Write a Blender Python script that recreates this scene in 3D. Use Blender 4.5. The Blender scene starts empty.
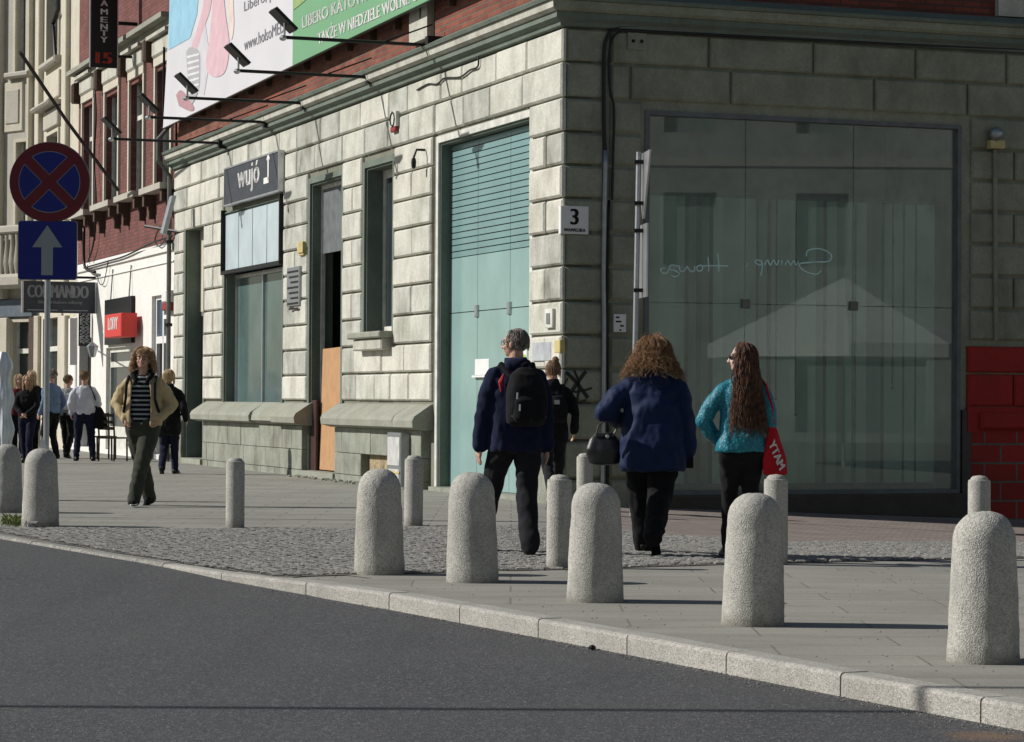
import bpy, bmesh, math, random
from mathutils import Vector, Matrix, noise
import numpy as np
R = math.radians
random.seed(7)
scene = bpy.context.scene
COL = scene.collection

# ------------------------------------------------------------------ camera
F_PX = 2600.0; CZ = 1.22
pit = math.atan(29/F_PX); rol = .006
Fv = Vector((0, math.cos(pit), math.sin(pit))); R0 = Vector((1, 0, 0)); U0 = R0.cross(Fv)
Rv = R0*math.cos(rol)+U0*math.sin(rol); Uv = -R0*math.sin(rol)+U0*math.cos(rol)
cam = bpy.data.cameras.new('camera'); camo = bpy.data.objects.new('camera', cam); COL.objects.link(camo)
camo.matrix_world = Matrix(((Rv.x, Uv.x, -Fv.x, 0), (Rv.y, Uv.y, -Fv.y, 0), (Rv.z, Uv.z, -Fv.z, CZ), (0, 0, 0, 1)))
cam.sensor_fit = 'HORIZONTAL'; cam.sensor_width = 36; cam.lens = 36*F_PX/1024
cam.clip_start = .1; cam.clip_end = 2000
scene.camera = camo
# ------------------------------------------------------------------ sky and sun
SUN_EL = 33; SA = .08                     # sunlight travels along (1,-SA) on the ground
w = bpy.data.worlds.new('World'); scene.world = w; w.use_nodes = True
nt = w.node_tree; bg = nt.nodes['Background']
sky = nt.nodes.new('ShaderNodeTexSky'); sky.sky_type = 'NISHITA'; sky.sun_disc = False
az = math.atan2(-1, SA)                   # direction towards the sun, clockwise from +Y
sky.sun_elevation = R(SUN_EL); sky.sun_rotation = az; sky.air_density = 1.0; sky.dust_density = .8; sky.ozone_density = 1.0
nt.links.new(sky.outputs[0], bg.inputs[0]); bg.inputs[1].default_value = .05
sl = bpy.data.lights.new('sun', 'SUN'); sl.energy = 4.6; sl.angle = R(.5); sl.color = (1, .965, .91)
so = bpy.data.objects.new('sun', sl); COL.objects.link(so)
ld = Vector((1, -SA, 0)).normalized()*math.cos(R(SUN_EL)) + Vector((0, 0, -math.sin(R(SUN_EL))))
so.rotation_euler = ld.to_track_quat('-Z', 'Y').to_euler(); so.location = (-30, 10, 40)
scene.view_settings.view_transform = 'Standard'; scene.view_settings.look = 'None'
scene.view_settings.exposure = 0.0; scene.view_settings.gamma = 1; scene.view_settings.use_curve_mapping = False

# ------------------------------------------------------------------ measuring helpers
CAMP = Vector((0, 0, CZ))
def ray(x, y): return Fv*F_PX + Rv*(x-512) + Uv*(371-y)
def dep(x, y, Y): d = ray(x, y); return CAMP + d*(Y/d.y)
def gnd(x, y, z=0): d = ray(x, y); return CAMP + d*((z-CZ)/d.z)
d1 = Vector((-.3406, .9402, 0)); d2 = Vector((.9402, .3406, 0))
c0 = dep(563, 400, 30.5); c0.z = 0
def _on(x, y, off, n, a):
    q = c0 - n*off; d = ray(x, y); P = CAMP + d*((q-CAMP).dot(n)/d.dot(n)); return (P-q).dot(a), P.z
def Lp(x, y, off=0): return _on(x, y, off, d2, d1)     # street facade: distance from the corner, height
def Rp(x, y, off=0): return _on(x, y, off, d1, d2)     # shaded facade
def LW(s, o, z): return c0 + d1*s - d2*o + Vector((0, 0, z))
def RW(t, o, z): return c0 + d2*t - d1*o + Vector((0, 0, z))
def sstep(a, b, x):
    t = min(1, max(0, (x-a)/(b-a))); return t*t*(3-2*t)
def gz(x, y):                              # the pavement falls gently to the right
    return -.040*max(0, min(x, 9)-.4)*sstep(.2, 1.4, x)*sstep(17, 27, y)
def ongr(x, y):
    P = gnd(x, y)
    for _ in range(6): P = gnd(x, y, gz(P.x, P.y))
    return P

# ------------------------------------------------------------------ mesh helpers
class MB:
    def __init__(s): s.v = []; s.f = []; s.m = []; s.mi = 0
    def add(s, vs, fs):
        b = len(s.v); s.v += [Vector(q) for q in vs]
        for f in fs: s.f.append([i+b for i in f]); s.m.append(s.mi)
        return s
    def hexa(s, p):                        # 8 points: bottom ring, top ring
        return s.add(p, [(3, 2, 1, 0), (4, 5, 6, 7), (0, 1, 5, 4), (1, 2, 6, 5), (2, 3, 7, 6), (3, 0, 4, 7)])
    def box(s, x0, x1, y0, y1, z0, z1, fn=None):
        p = [(x0, y0, z0), (x1, y0, z0), (x1, y1, z0), (x0, y1, z0), (x0, y0, z1), (x1, y0, z1), (x1, y1, z1), (x0, y1, z1)]
        if fn: p = [fn(*q) for q in p]
        return s.hexa(p)
    def cham(s, x0, x1, y0, y1, z0, z1, c, fn=None):   # box with its y1 side chamfered (y = outwards)
        c = min(c, abs(x1-x0)*.45, abs(z1-z0)*.45); ym = y1-c if y1 > y0 else y1+c
        r = [(x0, y0, z0), (x1, y0, z0), (x1, y0, z1), (x0, y0, z1)]
        r += [(x0, ym, z0), (x1, ym, z0), (x1, ym, z1), (x0, ym, z1)]
        r += [(x0+c, y1, z0+c), (x1-c, y1, z0+c), (x1-c, y1, z1-c), (x0+c, y1, z1-c)]
        if fn: r = [fn(*q) for q in r]
        fs = [(0, 1, 2, 3), (8, 9, 10, 11)]
        for a in (0, 4):
            for k in range(4): fs.append((a+k, a+(k+1) % 4, a+4+(k+1) % 4, a+4+k))
        return s.add(r, fs)
    def tube(s, pts, r, n=8, cap=True):
        pts = [Vector(p) for p in pts]; N = len(pts)
        rs = r if isinstance(r, (list, tuple)) else [r]*N
        vs = []; fs = []; prev = None
        for i, p in enumerate(pts):
            t = (pts[min(i+1, N-1)]-pts[max(i-1, 0)])
            if t.length < 1e-9: t = Vector((0, 0, 1))
            t.normalize()
            if prev is None:
                a = Vector((0, 0, 1)) if abs(t.z) < .9 else Vector((1, 0, 0)); u = t.cross(a).normalized()
            else:
                u = prev - t*prev.dot(t); u = u.normalized() if u.length > 1e-6 else t.orthogonal().normalized()
            prev = u; v = t.cross(u)
            for k in range(n):
                an = 2*math.pi*k/n; vs.append(p+(u*math.cos(an)+v*math.sin(an))*rs[i])
        for i in range(N-1):
            for k in range(n): fs.append((i*n+k, i*n+(k+1) % n, (i+1)*n+(k+1) % n, (i+1)*n+k))
        if cap: fs.append(tuple(range(n))[::-1]); fs.append(tuple((N-1)*n+k for k in range(n)))
        return s.add(vs, fs)
    def lathe(s, prof, n=32, c=(0, 0, 0), fn=None):    # prof: (r, z)
        c = Vector(c); vs = []; fs = []
        for r, z in prof:
            for k in range(n):
                a = 2*math.pi*k/n; vs.append(c+Vector((r*math.cos(a), r*math.sin(a), z)))
        for i in range(len(prof)-1):
            for k in range(n): fs.append((i*n+k, i*n+(k+1) % n, (i+1)*n+(k+1) % n, (i+1)*n+k))
        fs.append(tuple(range(n))[::-1]); fs.append(tuple((len(prof)-1)*n+k for k in range(n)))
        if fn: vs = [fn(v) for v in vs]
        return s.add(vs, fs)
    def ell(s, c, r, n=16, m=10, rot=None):
        c = Vector(c); r = (r, r, r) if not isinstance(r, (tuple, list)) else r; vs = []; fs = []
        for i in range(1, m):
            th = math.pi*i/m
            for k in range(n):
                a = 2*math.pi*k/n; v = Vector((r[0]*math.sin(th)*math.cos(a), r[1]*math.sin(th)*math.sin(a), r[2]*math.cos(th)))
                vs.append(v)
        vs.append(Vector((0, 0, r[2]))); vs.append(Vector((0, 0, -r[2]))); T = len(vs)-2
        for i in range(m-2):
            for k in range(n): fs.append((i*n+k, (i+1)*n+k, (i+1)*n+(k+1) % n, i*n+(k+1) % n))
        for k in range(n):
            fs.append((T, k, (k+1) % n)); fs.append((T+1, (m-2)*n+(k+1) % n, (m-2)*n+k))
        if rot is not None: vs = [rot @ v for v in vs]
        return s.add([v+c for v in vs], fs)
    def cap(s, a, b, ra, rb, n=12):                    # tapered capsule
        a = Vector(a); b = Vector(b); t = (b-a); L = t.length
        if L < 1e-6: return s.ell(a, max(ra, rb))
        t.normalize(); pts = []; rs = []
        for k in range(5):
            an = math.pi/2*k/4; pts.append(a-t*ra*math.cos(an)); rs.append(max(ra*math.sin(an), 1e-4))
        for k in range(5):
            an = math.pi/2*k/4; pts.append(b+t*rb*math.sin(an)); rs.append(max(rb*math.cos(an), 1e-4))
        return s.tube(pts, rs, n)
    def chain(s, pts, rs, n=12):
        for i in range(len(pts)-1): s.cap(pts[i], pts[i+1], rs[i], rs[i+1], n)
        return s
    def loft(s, rings, n=28):                          # rings: (z, rx, ry, cx, cy)
        vs = []; fs = []
        for q in rings:
            z, rx, ry = q[:3]; cx = q[3] if len(q) > 3 else 0; cy = q[4] if len(q) > 4 else 0
            for k in range(n):
                a = 2*math.pi*k/n; ca, sa = math.cos(a), math.sin(a); e = .85
                vs.append(Vector((cx+rx*math.copysign(abs(ca)**e, ca), cy+ry*math.copysign(abs(sa)**e, sa), z)))
        for i in range(len(rings)-1):
            for k in range(n): fs.append((i*n+k, i*n+(k+1) % n, (i+1)*n+(k+1) % n, (i+1)*n+k))
        fs.append(tuple(range(n))[::-1]); fs.append(tuple((len(rings)-1)*n+k for k in range(n)))
        return s.add(vs, fs)
    def poly(s, pts, th=None):                         # flat polygon, optional thickness vector
        n = len(pts); pts = [Vector(p) for p in pts]
        if th is None: return s.add(pts, [tuple(range(n))])
        t = Vector(th); fs = [tuple(range(n)), tuple(range(2*n-1, n-1, -1))]
        for k in range(n): fs.append((k, (k+1) % n, n+(k+1) % n, n+k))
        return s.add(pts+[p+t for p in pts], fs)
    def build(s, name, mat, parent=None, smooth=False, local=False, fix=True):
        me = bpy.data.meshes.new(name)
        off = parent.location if (parent is not None and not local) else Vector((0, 0, 0))
        if parent is not None and not local and parent.parent is not None: off = parent.location + parent.parent.location
        me.from_pydata([tuple(v-off) for v in s.v], [], s.f); me.update()
        if fix:
            bm = bmesh.new(); bm.from_mesh(me); bmesh.ops.recalc_face_normals(bm, faces=bm.faces); bm.to_mesh(me); bm.free()
        for m in (mat if isinstance(mat, (list, tuple)) else [mat]): me.materials.append(m)
        if isinstance(mat, (list, tuple)): me.polygons.foreach_set('material_index', s.m)
        if smooth:
            me.polygons.foreach_set('use_smooth', [True]*len(me.polygons))
        o = bpy.data.objects.new(name, me); COL.objects.link(o)
        if parent is not None: o.parent = parent
        return o
def autosmooth(o, deg=40):
    me = o.data; me.polygons.foreach_set('use_smooth', [True]*len(me.polygons))
    bm = bmesh.new(); bm.from_mesh(me)
    for e in bm.edges:
        if len(e.link_faces) == 2 and e.calc_face_angle(0) > R(deg): e.smooth = False
    bm.to_mesh(me); bm.free(); return o
def remesh(o, vox, it=4, disp=None, fac=.5):
    m = o.modifiers.new('r', 'REMESH'); m.mode = 'VOXEL'; m.voxel_size = vox; m.use_smooth_shade = True
    if it: k = o.modifiers.new('s', 'SMOOTH'); k.iterations = it; k.factor = fac
    bpy.context.view_layer.update()
    dg = bpy.context.evaluated_depsgraph_get()
    me = bpy.data.meshes.new_from_object(o.evaluated_get(dg), depsgraph=dg)
    old = o.data; mats = list(old.materials); o.modifiers.clear(); o.data = me; me.name = o.name; bpy.data.meshes.remove(old)
    me.materials.clear()
    for q in mats: me.materials.append(q)
    if disp:
        n = len(me.vertices); co = np.empty(n*3); me.vertices.foreach_get('co', co); co = co.reshape(-1, 3)
        no = np.empty(n*3); me.vertices.foreach_get('normal', no); no = no.reshape(-1, 3)
        d = np.array([disp(Vector(p)) for p in co]); co = co+no*d[:, None]; me.vertices.foreach_set('co', co.ravel())
    me.polygons.foreach_set('use_smooth', [True]*len(me.polygons)); me.update(); return o
def thing(name, label, cat, loc, group=None, rz=0):
    o = bpy.data.objects.new(name, None); COL.objects.link(o); o.empty_display_size = .2
    o.location = loc; o.rotation_euler = (0, 0, rz); return tag(o, label, cat, group)
def tag(o, label=None, cat=None, group=None, kind=None):
    if label: o['label'] = label
    if cat: o['category'] = cat
    if group: o['group'] = group
    if kind: o['kind'] = kind
    return o
def copy_tree(o, parent=None):
    c = o.copy(); COL.objects.link(c); c.parent = parent
    for ch in list(o.children): copy_tree(ch, c)
    return c
_tc = {}
def text_shape(s):
    if s not in _tc:
        cu = bpy.data.curves.new('t', 'FONT'); cu.body = s; cu.size = 1; cu.resolution_u = 3
        o = bpy.data.objects.new('t', cu); COL.objects.link(o); bpy.context.view_layer.update()
        dg = bpy.context.evaluated_depsgraph_get(); me = bpy.data.meshes.new_from_object(o.evaluated_get(dg), depsgraph=dg)
        vs = [v.co.copy() for v in me.vertices]; fs = [tuple(p.vertices) for p in me.polygons]
        bpy.data.objects.remove(o); bpy.data.curves.remove(cu); bpy.data.meshes.remove(me)
        x0 = min(v.x for v in vs); x1 = max(v.x for v in vs); y0 = min(v.y for v in vs); y1 = max(v.y for v in vs)
        _tc[s] = ([((v.x-x0)/(x1-x0), (v.y-y0)/(y1-y0)) for v in vs], fs)
    return _tc[s]
def text(mb, s, bl, br, tl, bold=0, nrm=None):     # text filling the parallelogram bl, br, tl
    bl, br, tl = Vector(bl), Vector(br), Vector(tl); vs, fs = text_shape(s)
    u, v = br-bl, tl-bl
    for dx, dy in ([(0, 0)] if not bold else [(-bold, 0), (0, 0), (bold, 0)]):
        off = u.normalized()*dx + (nrm*(.0006*dx/bold) if nrm is not None and bold else Vector((0, 0, 0)))
        mb.add([bl+u*a+v*b+off for a, b in vs], fs)
    return mb

# ------------------------------------------------------------------ materials
class NT:
    def __init__(s, name):
        s.m = bpy.data.materials.new(name); s.m.use_nodes = True; s.t = s.m.node_tree; s.n = s.t.nodes
        s.b = s.n['Principled BSDF']; s.out = s.n['Material Output']
    def new(s, k, **kw):
        o = s.n.new('ShaderNode'+k)
        for a, b in kw.items(): setattr(o, a, b)
        return o
    def l(s, a, b): s.t.links.new(a, b)
    def pos(s, kind='Position'):
        if kind == 'Position': return s.new('NewGeometry').outputs['Position']
        return s.new('TexCoord').outputs['Object']
    def mapping(s, src, sc=(1, 1, 1), rot=(0, 0, 0)):
        m = s.new('Mapping'); m.inputs['Scale'].default_value = sc; m.inputs['Rotation'].default_value = rot; s.l(src, m.inputs[0]); return m.outputs[0]
    def noise(s, src, scale, detail=4, rough=.55, dist=0):
        n = s.new('TexNoise'); n.inputs['Scale'].default_value = scale; n.inputs['Detail'].default_value = detail
        n.inputs['Roughness'].default_value = rough; n.inputs['Distortion'].default_value = dist; s.l(src, n.inputs['Vector']); return n.outputs['Fac']
    def ramp(s, src, stops, interp='LINEAR'):
        r = s.new('ValToRGB'); e = r.color_ramp; e.interpolation = interp
        while len(e.elements) < len(stops): e.elements.new(.5)
        for q, (p, c) in zip(e.elements, stops): q.position = p; q.color = tuple(c)+(1,) if len(c) == 3 else c
        s.l(src, r.inputs[0]); return r.outputs[0]
    def mix(s, fac, a, b, mode='MIX'):
        m = s.new('Mix', data_type='RGBA', blend_type=mode)
        for sock, v in ((m.inputs[0], fac), (m.inputs[6], a), (m.inputs[7], b)):
            if isinstance(v, (int, float)): sock.default_value = v
            elif isinstance(v, (tuple, list)): sock.default_value = tuple(v)+(1,) if len(v) == 3 else v
            else: s.l(v, sock)
        return m.outputs[2]
    def bump(s, h, dist, strength=1, prev=None):
        b = s.new('Bump'); b.inputs['Distance'].default_value = dist; b.inputs['Strength'].default_value = strength
        s.l(h, b.inputs['Height']); s.l(b.outputs[0], s.b.inputs['Normal'])
        if prev is not None: s.l(prev, b.inputs['Normal'])
        return b.outputs[0]
    def col(s, c):
        if isinstance(c, (tuple, list)): s.b.inputs['Base Color'].default_value = tuple(c)+(1,)
        else: s.l(c, s.b.inputs['Base Color'])
    def rough(s, r, spec=None):
        s.b.inputs['Roughness'].default_value = r
        if spec is not None: s.b.inputs['Specular IOR Level'].default_value = spec
def sc(c, k): return tuple(min(1, x*k) for x in c)
def plain(name, c, rough=.6, metal=0, var=.25, scale=6, obj=False, spec=.4, bump=0, bscale=60):
    t = NT(name); p = t.pos('Object' if obj else 'Position'); n = t.noise(p, scale, 5)
    t.col(t.ramp(n, [(.3, sc(c, 1-var)), (.7, sc(c, 1+var*.6))])); t.rough(rough, spec); t.b.inputs['Metallic'].default_value = metal
    if bump: t.bump(t.noise(p, bscale, 4), bump)
    return t.m
def stone(name, c, grime=(.12, .12, .09), g=.55, wscale=1.0, bumpd=.006, warm=(.5, .42, .28)):
    t = NT(name); p = t.pos(); n1 = t.noise(p, 2.2*wscale, 6, .62); n2 = t.noise(t.mapping(p, (1.7, 1.7, .7)), 1.5, 7, .68, .5); n3 = t.noise(p, 28, 5, .65)
    base = t.ramp(n3, [(.25, sc(c, .78)), (.75, sc(c, 1.12))])
    base = t.mix(t.ramp(n2, [(.5, (0, 0, 0)), (.74, (.34, .34, .34))]), base, warm)
    st = t.mix(.5, t.ramp(n1, [(.40, (0, 0, 0)), (.66, (1, 1, 1))]), t.ramp(n2, [(.45, (0, 0, 0)), (.7, (1, 1, 1))]))
    k = t.new('Math', operation='MULTIPLY'); t.l(st, k.inputs[0]); k.inputs[1].default_value = g
    t.col(t.mix(k.outputs[0], base, grime)); t.rough(.88, .25); t.bump(t.noise(p, 22, 8, .7), bumpd); return t.m
def brickmat(name, axis, c1, c2, mortar, bw=.26, bh=.075, ms=.012, rough=.85, off=.5, bd=.006):
    t = NT(name); p = t.pos(); d = t.new('VectorMath', operation='DOT_PRODUCT'); t.l(p, d.inputs[0]); d.inputs[1].default_value = tuple(axis)
    x = t.new('SeparateXYZ'); t.l(p, x.inputs[0]); cb = t.new('CombineXYZ'); t.l(d.outputs['Value'], cb.inputs[0]); t.l(x.outputs[2], cb.inputs[1])
    b = t.new('TexBrick'); b.inputs['Scale'].default_value = 1; b.inputs['Brick Width'].default_value = bw; b.inputs['Row Height'].default_value = bh
    b.inputs['Mortar Size'].default_value = ms; b.inputs['Mortar Smooth'].default_value = .3; b.offset = off
    b.inputs['Color1'].default_value = tuple(c1)+(1,); b.inputs['Color2'].default_value = tuple(c2)+(1,); b.inputs['Mortar'].default_value = tuple(mortar)+(1,)
    t.l(cb.outputs[0], b.inputs['Vector'])
    n = t.noise(p, 1.5, 6, .65); t.col(t.mix(t.ramp(n, [(.4, (0, 0, 0)), (.75, (.55, .55, .55))]), b.outputs['Color'], (.05, .03, .025)))
    iv = t.new('Math', operation='SUBTRACT'); iv.inputs[0].default_value = 1; t.l(b.outputs['Fac'], iv.inputs[1]); t.rough(rough, .25)
    bp = t.bump(iv.outputs[0], bd); t.bump(t.noise(p, 40, 5), .003, 1, bp); return t.m
def paving(name, c, bw, bh, ms, rotz=0, var=.12, joint=.45, wear=.35):
    t = NT(name); p = t.pos(); q = t.mapping(p, (1, 1, 1), (0, 0, rotz)); b = t.new('TexBrick'); b.inputs['Scale'].default_value = 1
    b.inputs['Brick Width'].default_value = bw; b.inputs['Row Height'].default_value = bh; b.inputs['Mortar Size'].default_value = ms; b.inputs['Mortar Smooth'].default_value = .1
    b.inputs['Color1'].default_value = sc(c, 1-var)+(1,); b.inputs['Color2'].default_value = sc(c, 1+var)+(1,); b.inputs['Mortar'].default_value = sc(c, joint)+(1,)
    t.l(q, b.inputs['Vector']); n = t.noise(p, .9, 7, .6); n3 = t.noise(p, 160, 3, .6)
    k = t.mix(t.ramp(n, [(.42, (0, 0, 0)), (.7, (wear,)*3)]), b.outputs['Color'], sc(c, .6))
    k = t.mix(.55, k, t.ramp(n3, [(.3, (.25, .25, .25)), (.7, (.75, .75, .75))]), 'OVERLAY')
    vg = t.new('TexVoronoi'); vg.inputs['Scale'].default_value = 2.6; t.l(p, vg.inputs['Vector']); k = t.mix(t.ramp(vg.outputs['Distance'], [(.05, (.45,)*3), (.075, (0, 0, 0))]), k, sc(c, .35))
    n5 = t.noise(t.mapping(p, (.6, 2.2, 1)), 1.1, 7, .65, .5); k = t.mix(t.ramp(n5, [(.46, (0, 0, 0)), (.68, (.38, .38, .38))]), k, sc(c, .5))
    t.col(k); t.rough(.85, .25); iv = t.new('Math', operation='SUBTRACT'); iv.inputs[0].default_value = 1; t.l(b.outputs['Fac'], iv.inputs[1])
    bp = t.bump(iv.outputs[0], .004); t.bump(t.noise(p, 90, 4, .7), .003, .6, bp); return t.m
def granite(name, c, scale=95, bumpd=.004, obj=True, lo=.45, hi=1.35):
    t = NT(name); p = t.pos('Object' if obj else 'Position'); v = t.new('TexVoronoi'); v.inputs['Scale'].default_value = scale; t.l(p, v.inputs['Vector'])
    s = t.new('SeparateColor'); t.l(v.outputs['Color'], s.inputs[0])
    k = t.ramp(s.outputs[0], [(.0, sc(c, lo)), (.22, sc(c, (lo+1)/2)), (.6, c), (1, sc(c, hi))])
    n = t.noise(p, 3, 6, .65); k = t.mix(t.ramp(n, [(.4, (0, 0, 0)), (.75, (.55, .55, .55))]), k, sc(c, .5))
    if obj:
        z = t.new('SeparateXYZ'); t.l(p, z.inputs[0]); ad = t.new('MATH' if False else 'Math', operation='ADD'); t.l(z.outputs[2], ad.inputs[0]); nn = t.new('Math', operation='MULTIPLY'); t.l(t.noise(p, 8, 5), nn.inputs[0]); nn.inputs[1].default_value = .16; t.l(nn.outputs[0], ad.inputs[1])
        k = t.mix(t.ramp(ad.outputs[0], [(.07, (.6,)*3), (.16, (0, 0, 0))]), k, (.12, .105, .08))
        n6 = t.noise(t.mapping(p, (2, 2, .5)), 3, 6, .7, .5); k = t.mix(t.ramp(n6, [(.5, (0, 0, 0)), (.72, (.45,)*3)]), k, sc(c, .45))
    t.col(k); t.rough(.9, .2)
    t.bump(v.outputs['Distance'], bumpd, 1); return t.m
def fabric(name, c, rough=.9, var=.2, sheen=.04, fine=260, spec=.15):
    t = NT(name); p = t.pos('Object'); n = t.noise(p, 7, 5); t.col(t.ramp(n, [(.3, sc(c, 1-var)), (.7, sc(c, 1+var))])); t.rough(rough, spec)
    try: t.b.inputs['Sheen Weight'].default_value = sheen
    except Exception: pass
    b = t.bump(t.noise(p, fine, 2), .0012); t.bump(t.noise(p, 10, 3, .5, .6), .006, .5, b); return t.m
def glassmat(name, tint=(.85, .95, .92), refl=1.0, ior=1.5, dust=0):
    t = NT(name); t.n.remove(t.b); tr = t.new('BsdfTransparent'); tr.inputs[0].default_value = tuple(tint)+(1,)
    g = t.new('BsdfGlossy'); g.inputs['Roughness'].default_value = .008; g.inputs[0].default_value = (refl, refl, refl, 1)
    fr = t.new('Fresnel'); fr.inputs[0].default_value = ior; mx = t.new('MixShader'); t.l(fr.outputs[0], mx.inputs[0]); t.l(tr.outputs[0], mx.inputs[1]); t.l(g.outputs[0], mx.inputs[2])
    if dust:
        df = t.new('BsdfDiffuse'); df.inputs[0].default_value = (.55, .58, .54, 1); m2 = t.new('MixShader'); n = t.noise(t.pos(), 1.3, 5, .6); r_ = t.ramp(n, [(.2, (dust*.7,)*3), (.8, (dust*1.4,)*3)]); t.l(r_, m2.inputs[0]); t.l(mx.outputs[0], m2.inputs[1]); t.l(df.outputs[0], m2.inputs[2]); mx = m2
    t.l(mx.outputs[0], t.out.inputs[0]); return t.m

M = {}
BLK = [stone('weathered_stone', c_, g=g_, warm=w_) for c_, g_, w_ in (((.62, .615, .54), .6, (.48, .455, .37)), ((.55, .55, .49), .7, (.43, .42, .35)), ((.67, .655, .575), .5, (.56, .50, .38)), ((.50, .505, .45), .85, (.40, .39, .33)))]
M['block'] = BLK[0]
M['wallback'] = stone('joint_stone', (.22, .225, .18), g=.7)
M['block_shade'] = stone('shade_toned_stone', (.31, .325, .245), grime=(.07, .07, .05), g=.55, warm=(.33, .32, .2))  # same block stone, darkened to olive: the face's shade is put into the colour
M['green'] = stone('green_painted_render', (.175, .21, .175), grime=(.06, .08, .06), g=.6, warm=(.22, .25, .18), bumpd=.003)
M['cornice_white'] = stone('pale_cornice', (.58, .57, .50), g=.6)
M['plinth'] = stone('grey_plinth', (.33, .35, .29), grime=(.10, .10, .08), g=.85, bumpd=.010)
M['ledge'] = stone('ledge_stone', (.34, .35, .295), grime=(.16, .16, .12), g=.6, bumpd=.012)
M['brick'] = brickmat('red_brick', d1, (.30, .095, .06), (.19, .055, .04), (.16, .12, .09))
M['brick_far'] = brickmat('dull_brick', d1, (.24, .085, .075), (.17, .055, .05), (.13, .08, .07))
M['brick_shade'] = brickmat('shade_toned_brick', d2, (.27, .07, .045), (.17, .045, .03), (.10, .06, .05))  # darker copy of the red brick, shade of this side painted into its tones
M['redpaint'] = stone('red_painted_stone', (.38, .034, .026), grime=(.2, .02, .02), g=.5, warm=(.4, .06, .04))
M['redbrick'] = brickmat('red_painted_brick', d2, (.38, .036, .026), (.31, .028, .022), (.17, .14, .12), bw=.46, bh=.235, ms=.016)
M['trimwhite'] = plain('off_white_paint', (.62, .62, .56), .6, bump=.002)
M['white_render'] = stone('white_render', (.80, .79, .75), grime=(.5, .48, .42), g=.35, warm=(.7, .66, .58), bumpd=.002)
M['cream'] = stone('cream_render', (.60, .56, .46), grime=(.36, .33, .26), g=.5, bumpd=.003)
M['cream2'] = stone('grey_cream_render', (.46, .44, .38), grime=(.3, .28, .24), g=.5, bumpd=.003)
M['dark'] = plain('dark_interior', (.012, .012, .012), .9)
M['interior'] = plain('interior_wall', (.26, .28, .26), .9)
M['greyboard'] = plain('grey_board', (.13, .145, .15), .6)
M['black'] = plain('black_metal', (.012, .012, .013), .45, .3)
M['rust'] = plain('rusty_iron', (.10, .065, .045), .8, .2, .5, 30)
M['galv'] = plain('galvanised_steel', (.36, .38, .39), .42, .75, .15, 12)
M['alu'] = plain('aluminium_edge', (.55, .56, .57), .35, .8, .1)
M['slate'] = plain('slate_sign', (.045, .052, .062), .5)
M['whitep'] = plain('white_lettering', (.78, .78, .76), .5, var=.06)
M['teal'] = plain('teal_glass', (.26, .40, .385), .10, 0, .10, 1.5, spec=.5)
M['teal_dark'] = plain('teal_blind_glass', (.19, .315, .315), .22, 0, .1, 1.5, spec=.5)
M['slat_gap'] = plain('blind_gap', (.03, .06, .06), .6)
M['palepanel'] = plain('pale_blue_panel', (.50, .58, .62), .3, 0, .12, 2)
M['winglass'] = plain('dark_window_glass', (.03, .042, .042), .07, 0, .3, 1.2, spec=.6)
M['shopglass'] = plain('greenish_shop_glass', (.10, .155, .15), .1, 0, .25, 1.2, spec=.5)
M['wood'] = plain('orange_plywood', (.46, .26, .125), .7, var=.12)
M['maroon'] = plain('maroon_paint', (.045, .016, .014), .55)
M['darkstone'] = plain('dark_polished_base', (.028, .024, .023), .35, var=.4)
M['signblue'] = plain('sign_blue', (.004, .010, .18), .35, var=.04)
M['signred'] = plain('sign_red', (.15, .008, .014), .4, var=.06)
M['signgrey'] = plain('sign_grey', (.30, .32, .33), .4, var=.06)
M['redsign'] = plain('red_sign_face', (.62, .045, .035), .45, var=.08)
M['glass'] = glassmat('display_glass', (.82, .93, .88), .95, 1.6, .15)
M['blind'] = plain('white_blind_slat', (.80, .82, .78), .7, var=.12, scale=2)
M['yellow'] = plain('aged_yellow_plastic', (.55, .45, .2), .6)
M['paper'] = plain('white_paper', (.72, .72, .70), .8, var=.06)
M['redplastic'] = plain('dark_red_plastic', (.28, .03, .03), .5)
M['bollard'] = granite('exposed_aggregate_concrete', (.47, .455, .41), 150, .0028, True, .62, 1.2)
M['kerb'] = granite('granite_kerb', (.43, .41, .37), 130, .0025, False, .6, 1.2)
M['cobble'] = granite('granite_sett', (.30, .29, .265), 60, .004, False)
M['joint'] = plain('sandy_joint', (.15, .14, .12), .95, bump=.01)
M['slab'] = paving('concrete_slabs', (.285, .275, .245), .80, .40, .007, 0, .07, .6)
M['slab2'] = paving('kerbside_slabs', (.305, .292, .255), 1.3, .5, .006, 0, .06, .62)
M['pink'] = paving('pinkish_paving', (.27, .225, .20), .22, .11, .008, .5, .15, .6)
M['wire'] = plain('rubber_cable', (.02, .02, .02), .6)

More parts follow.
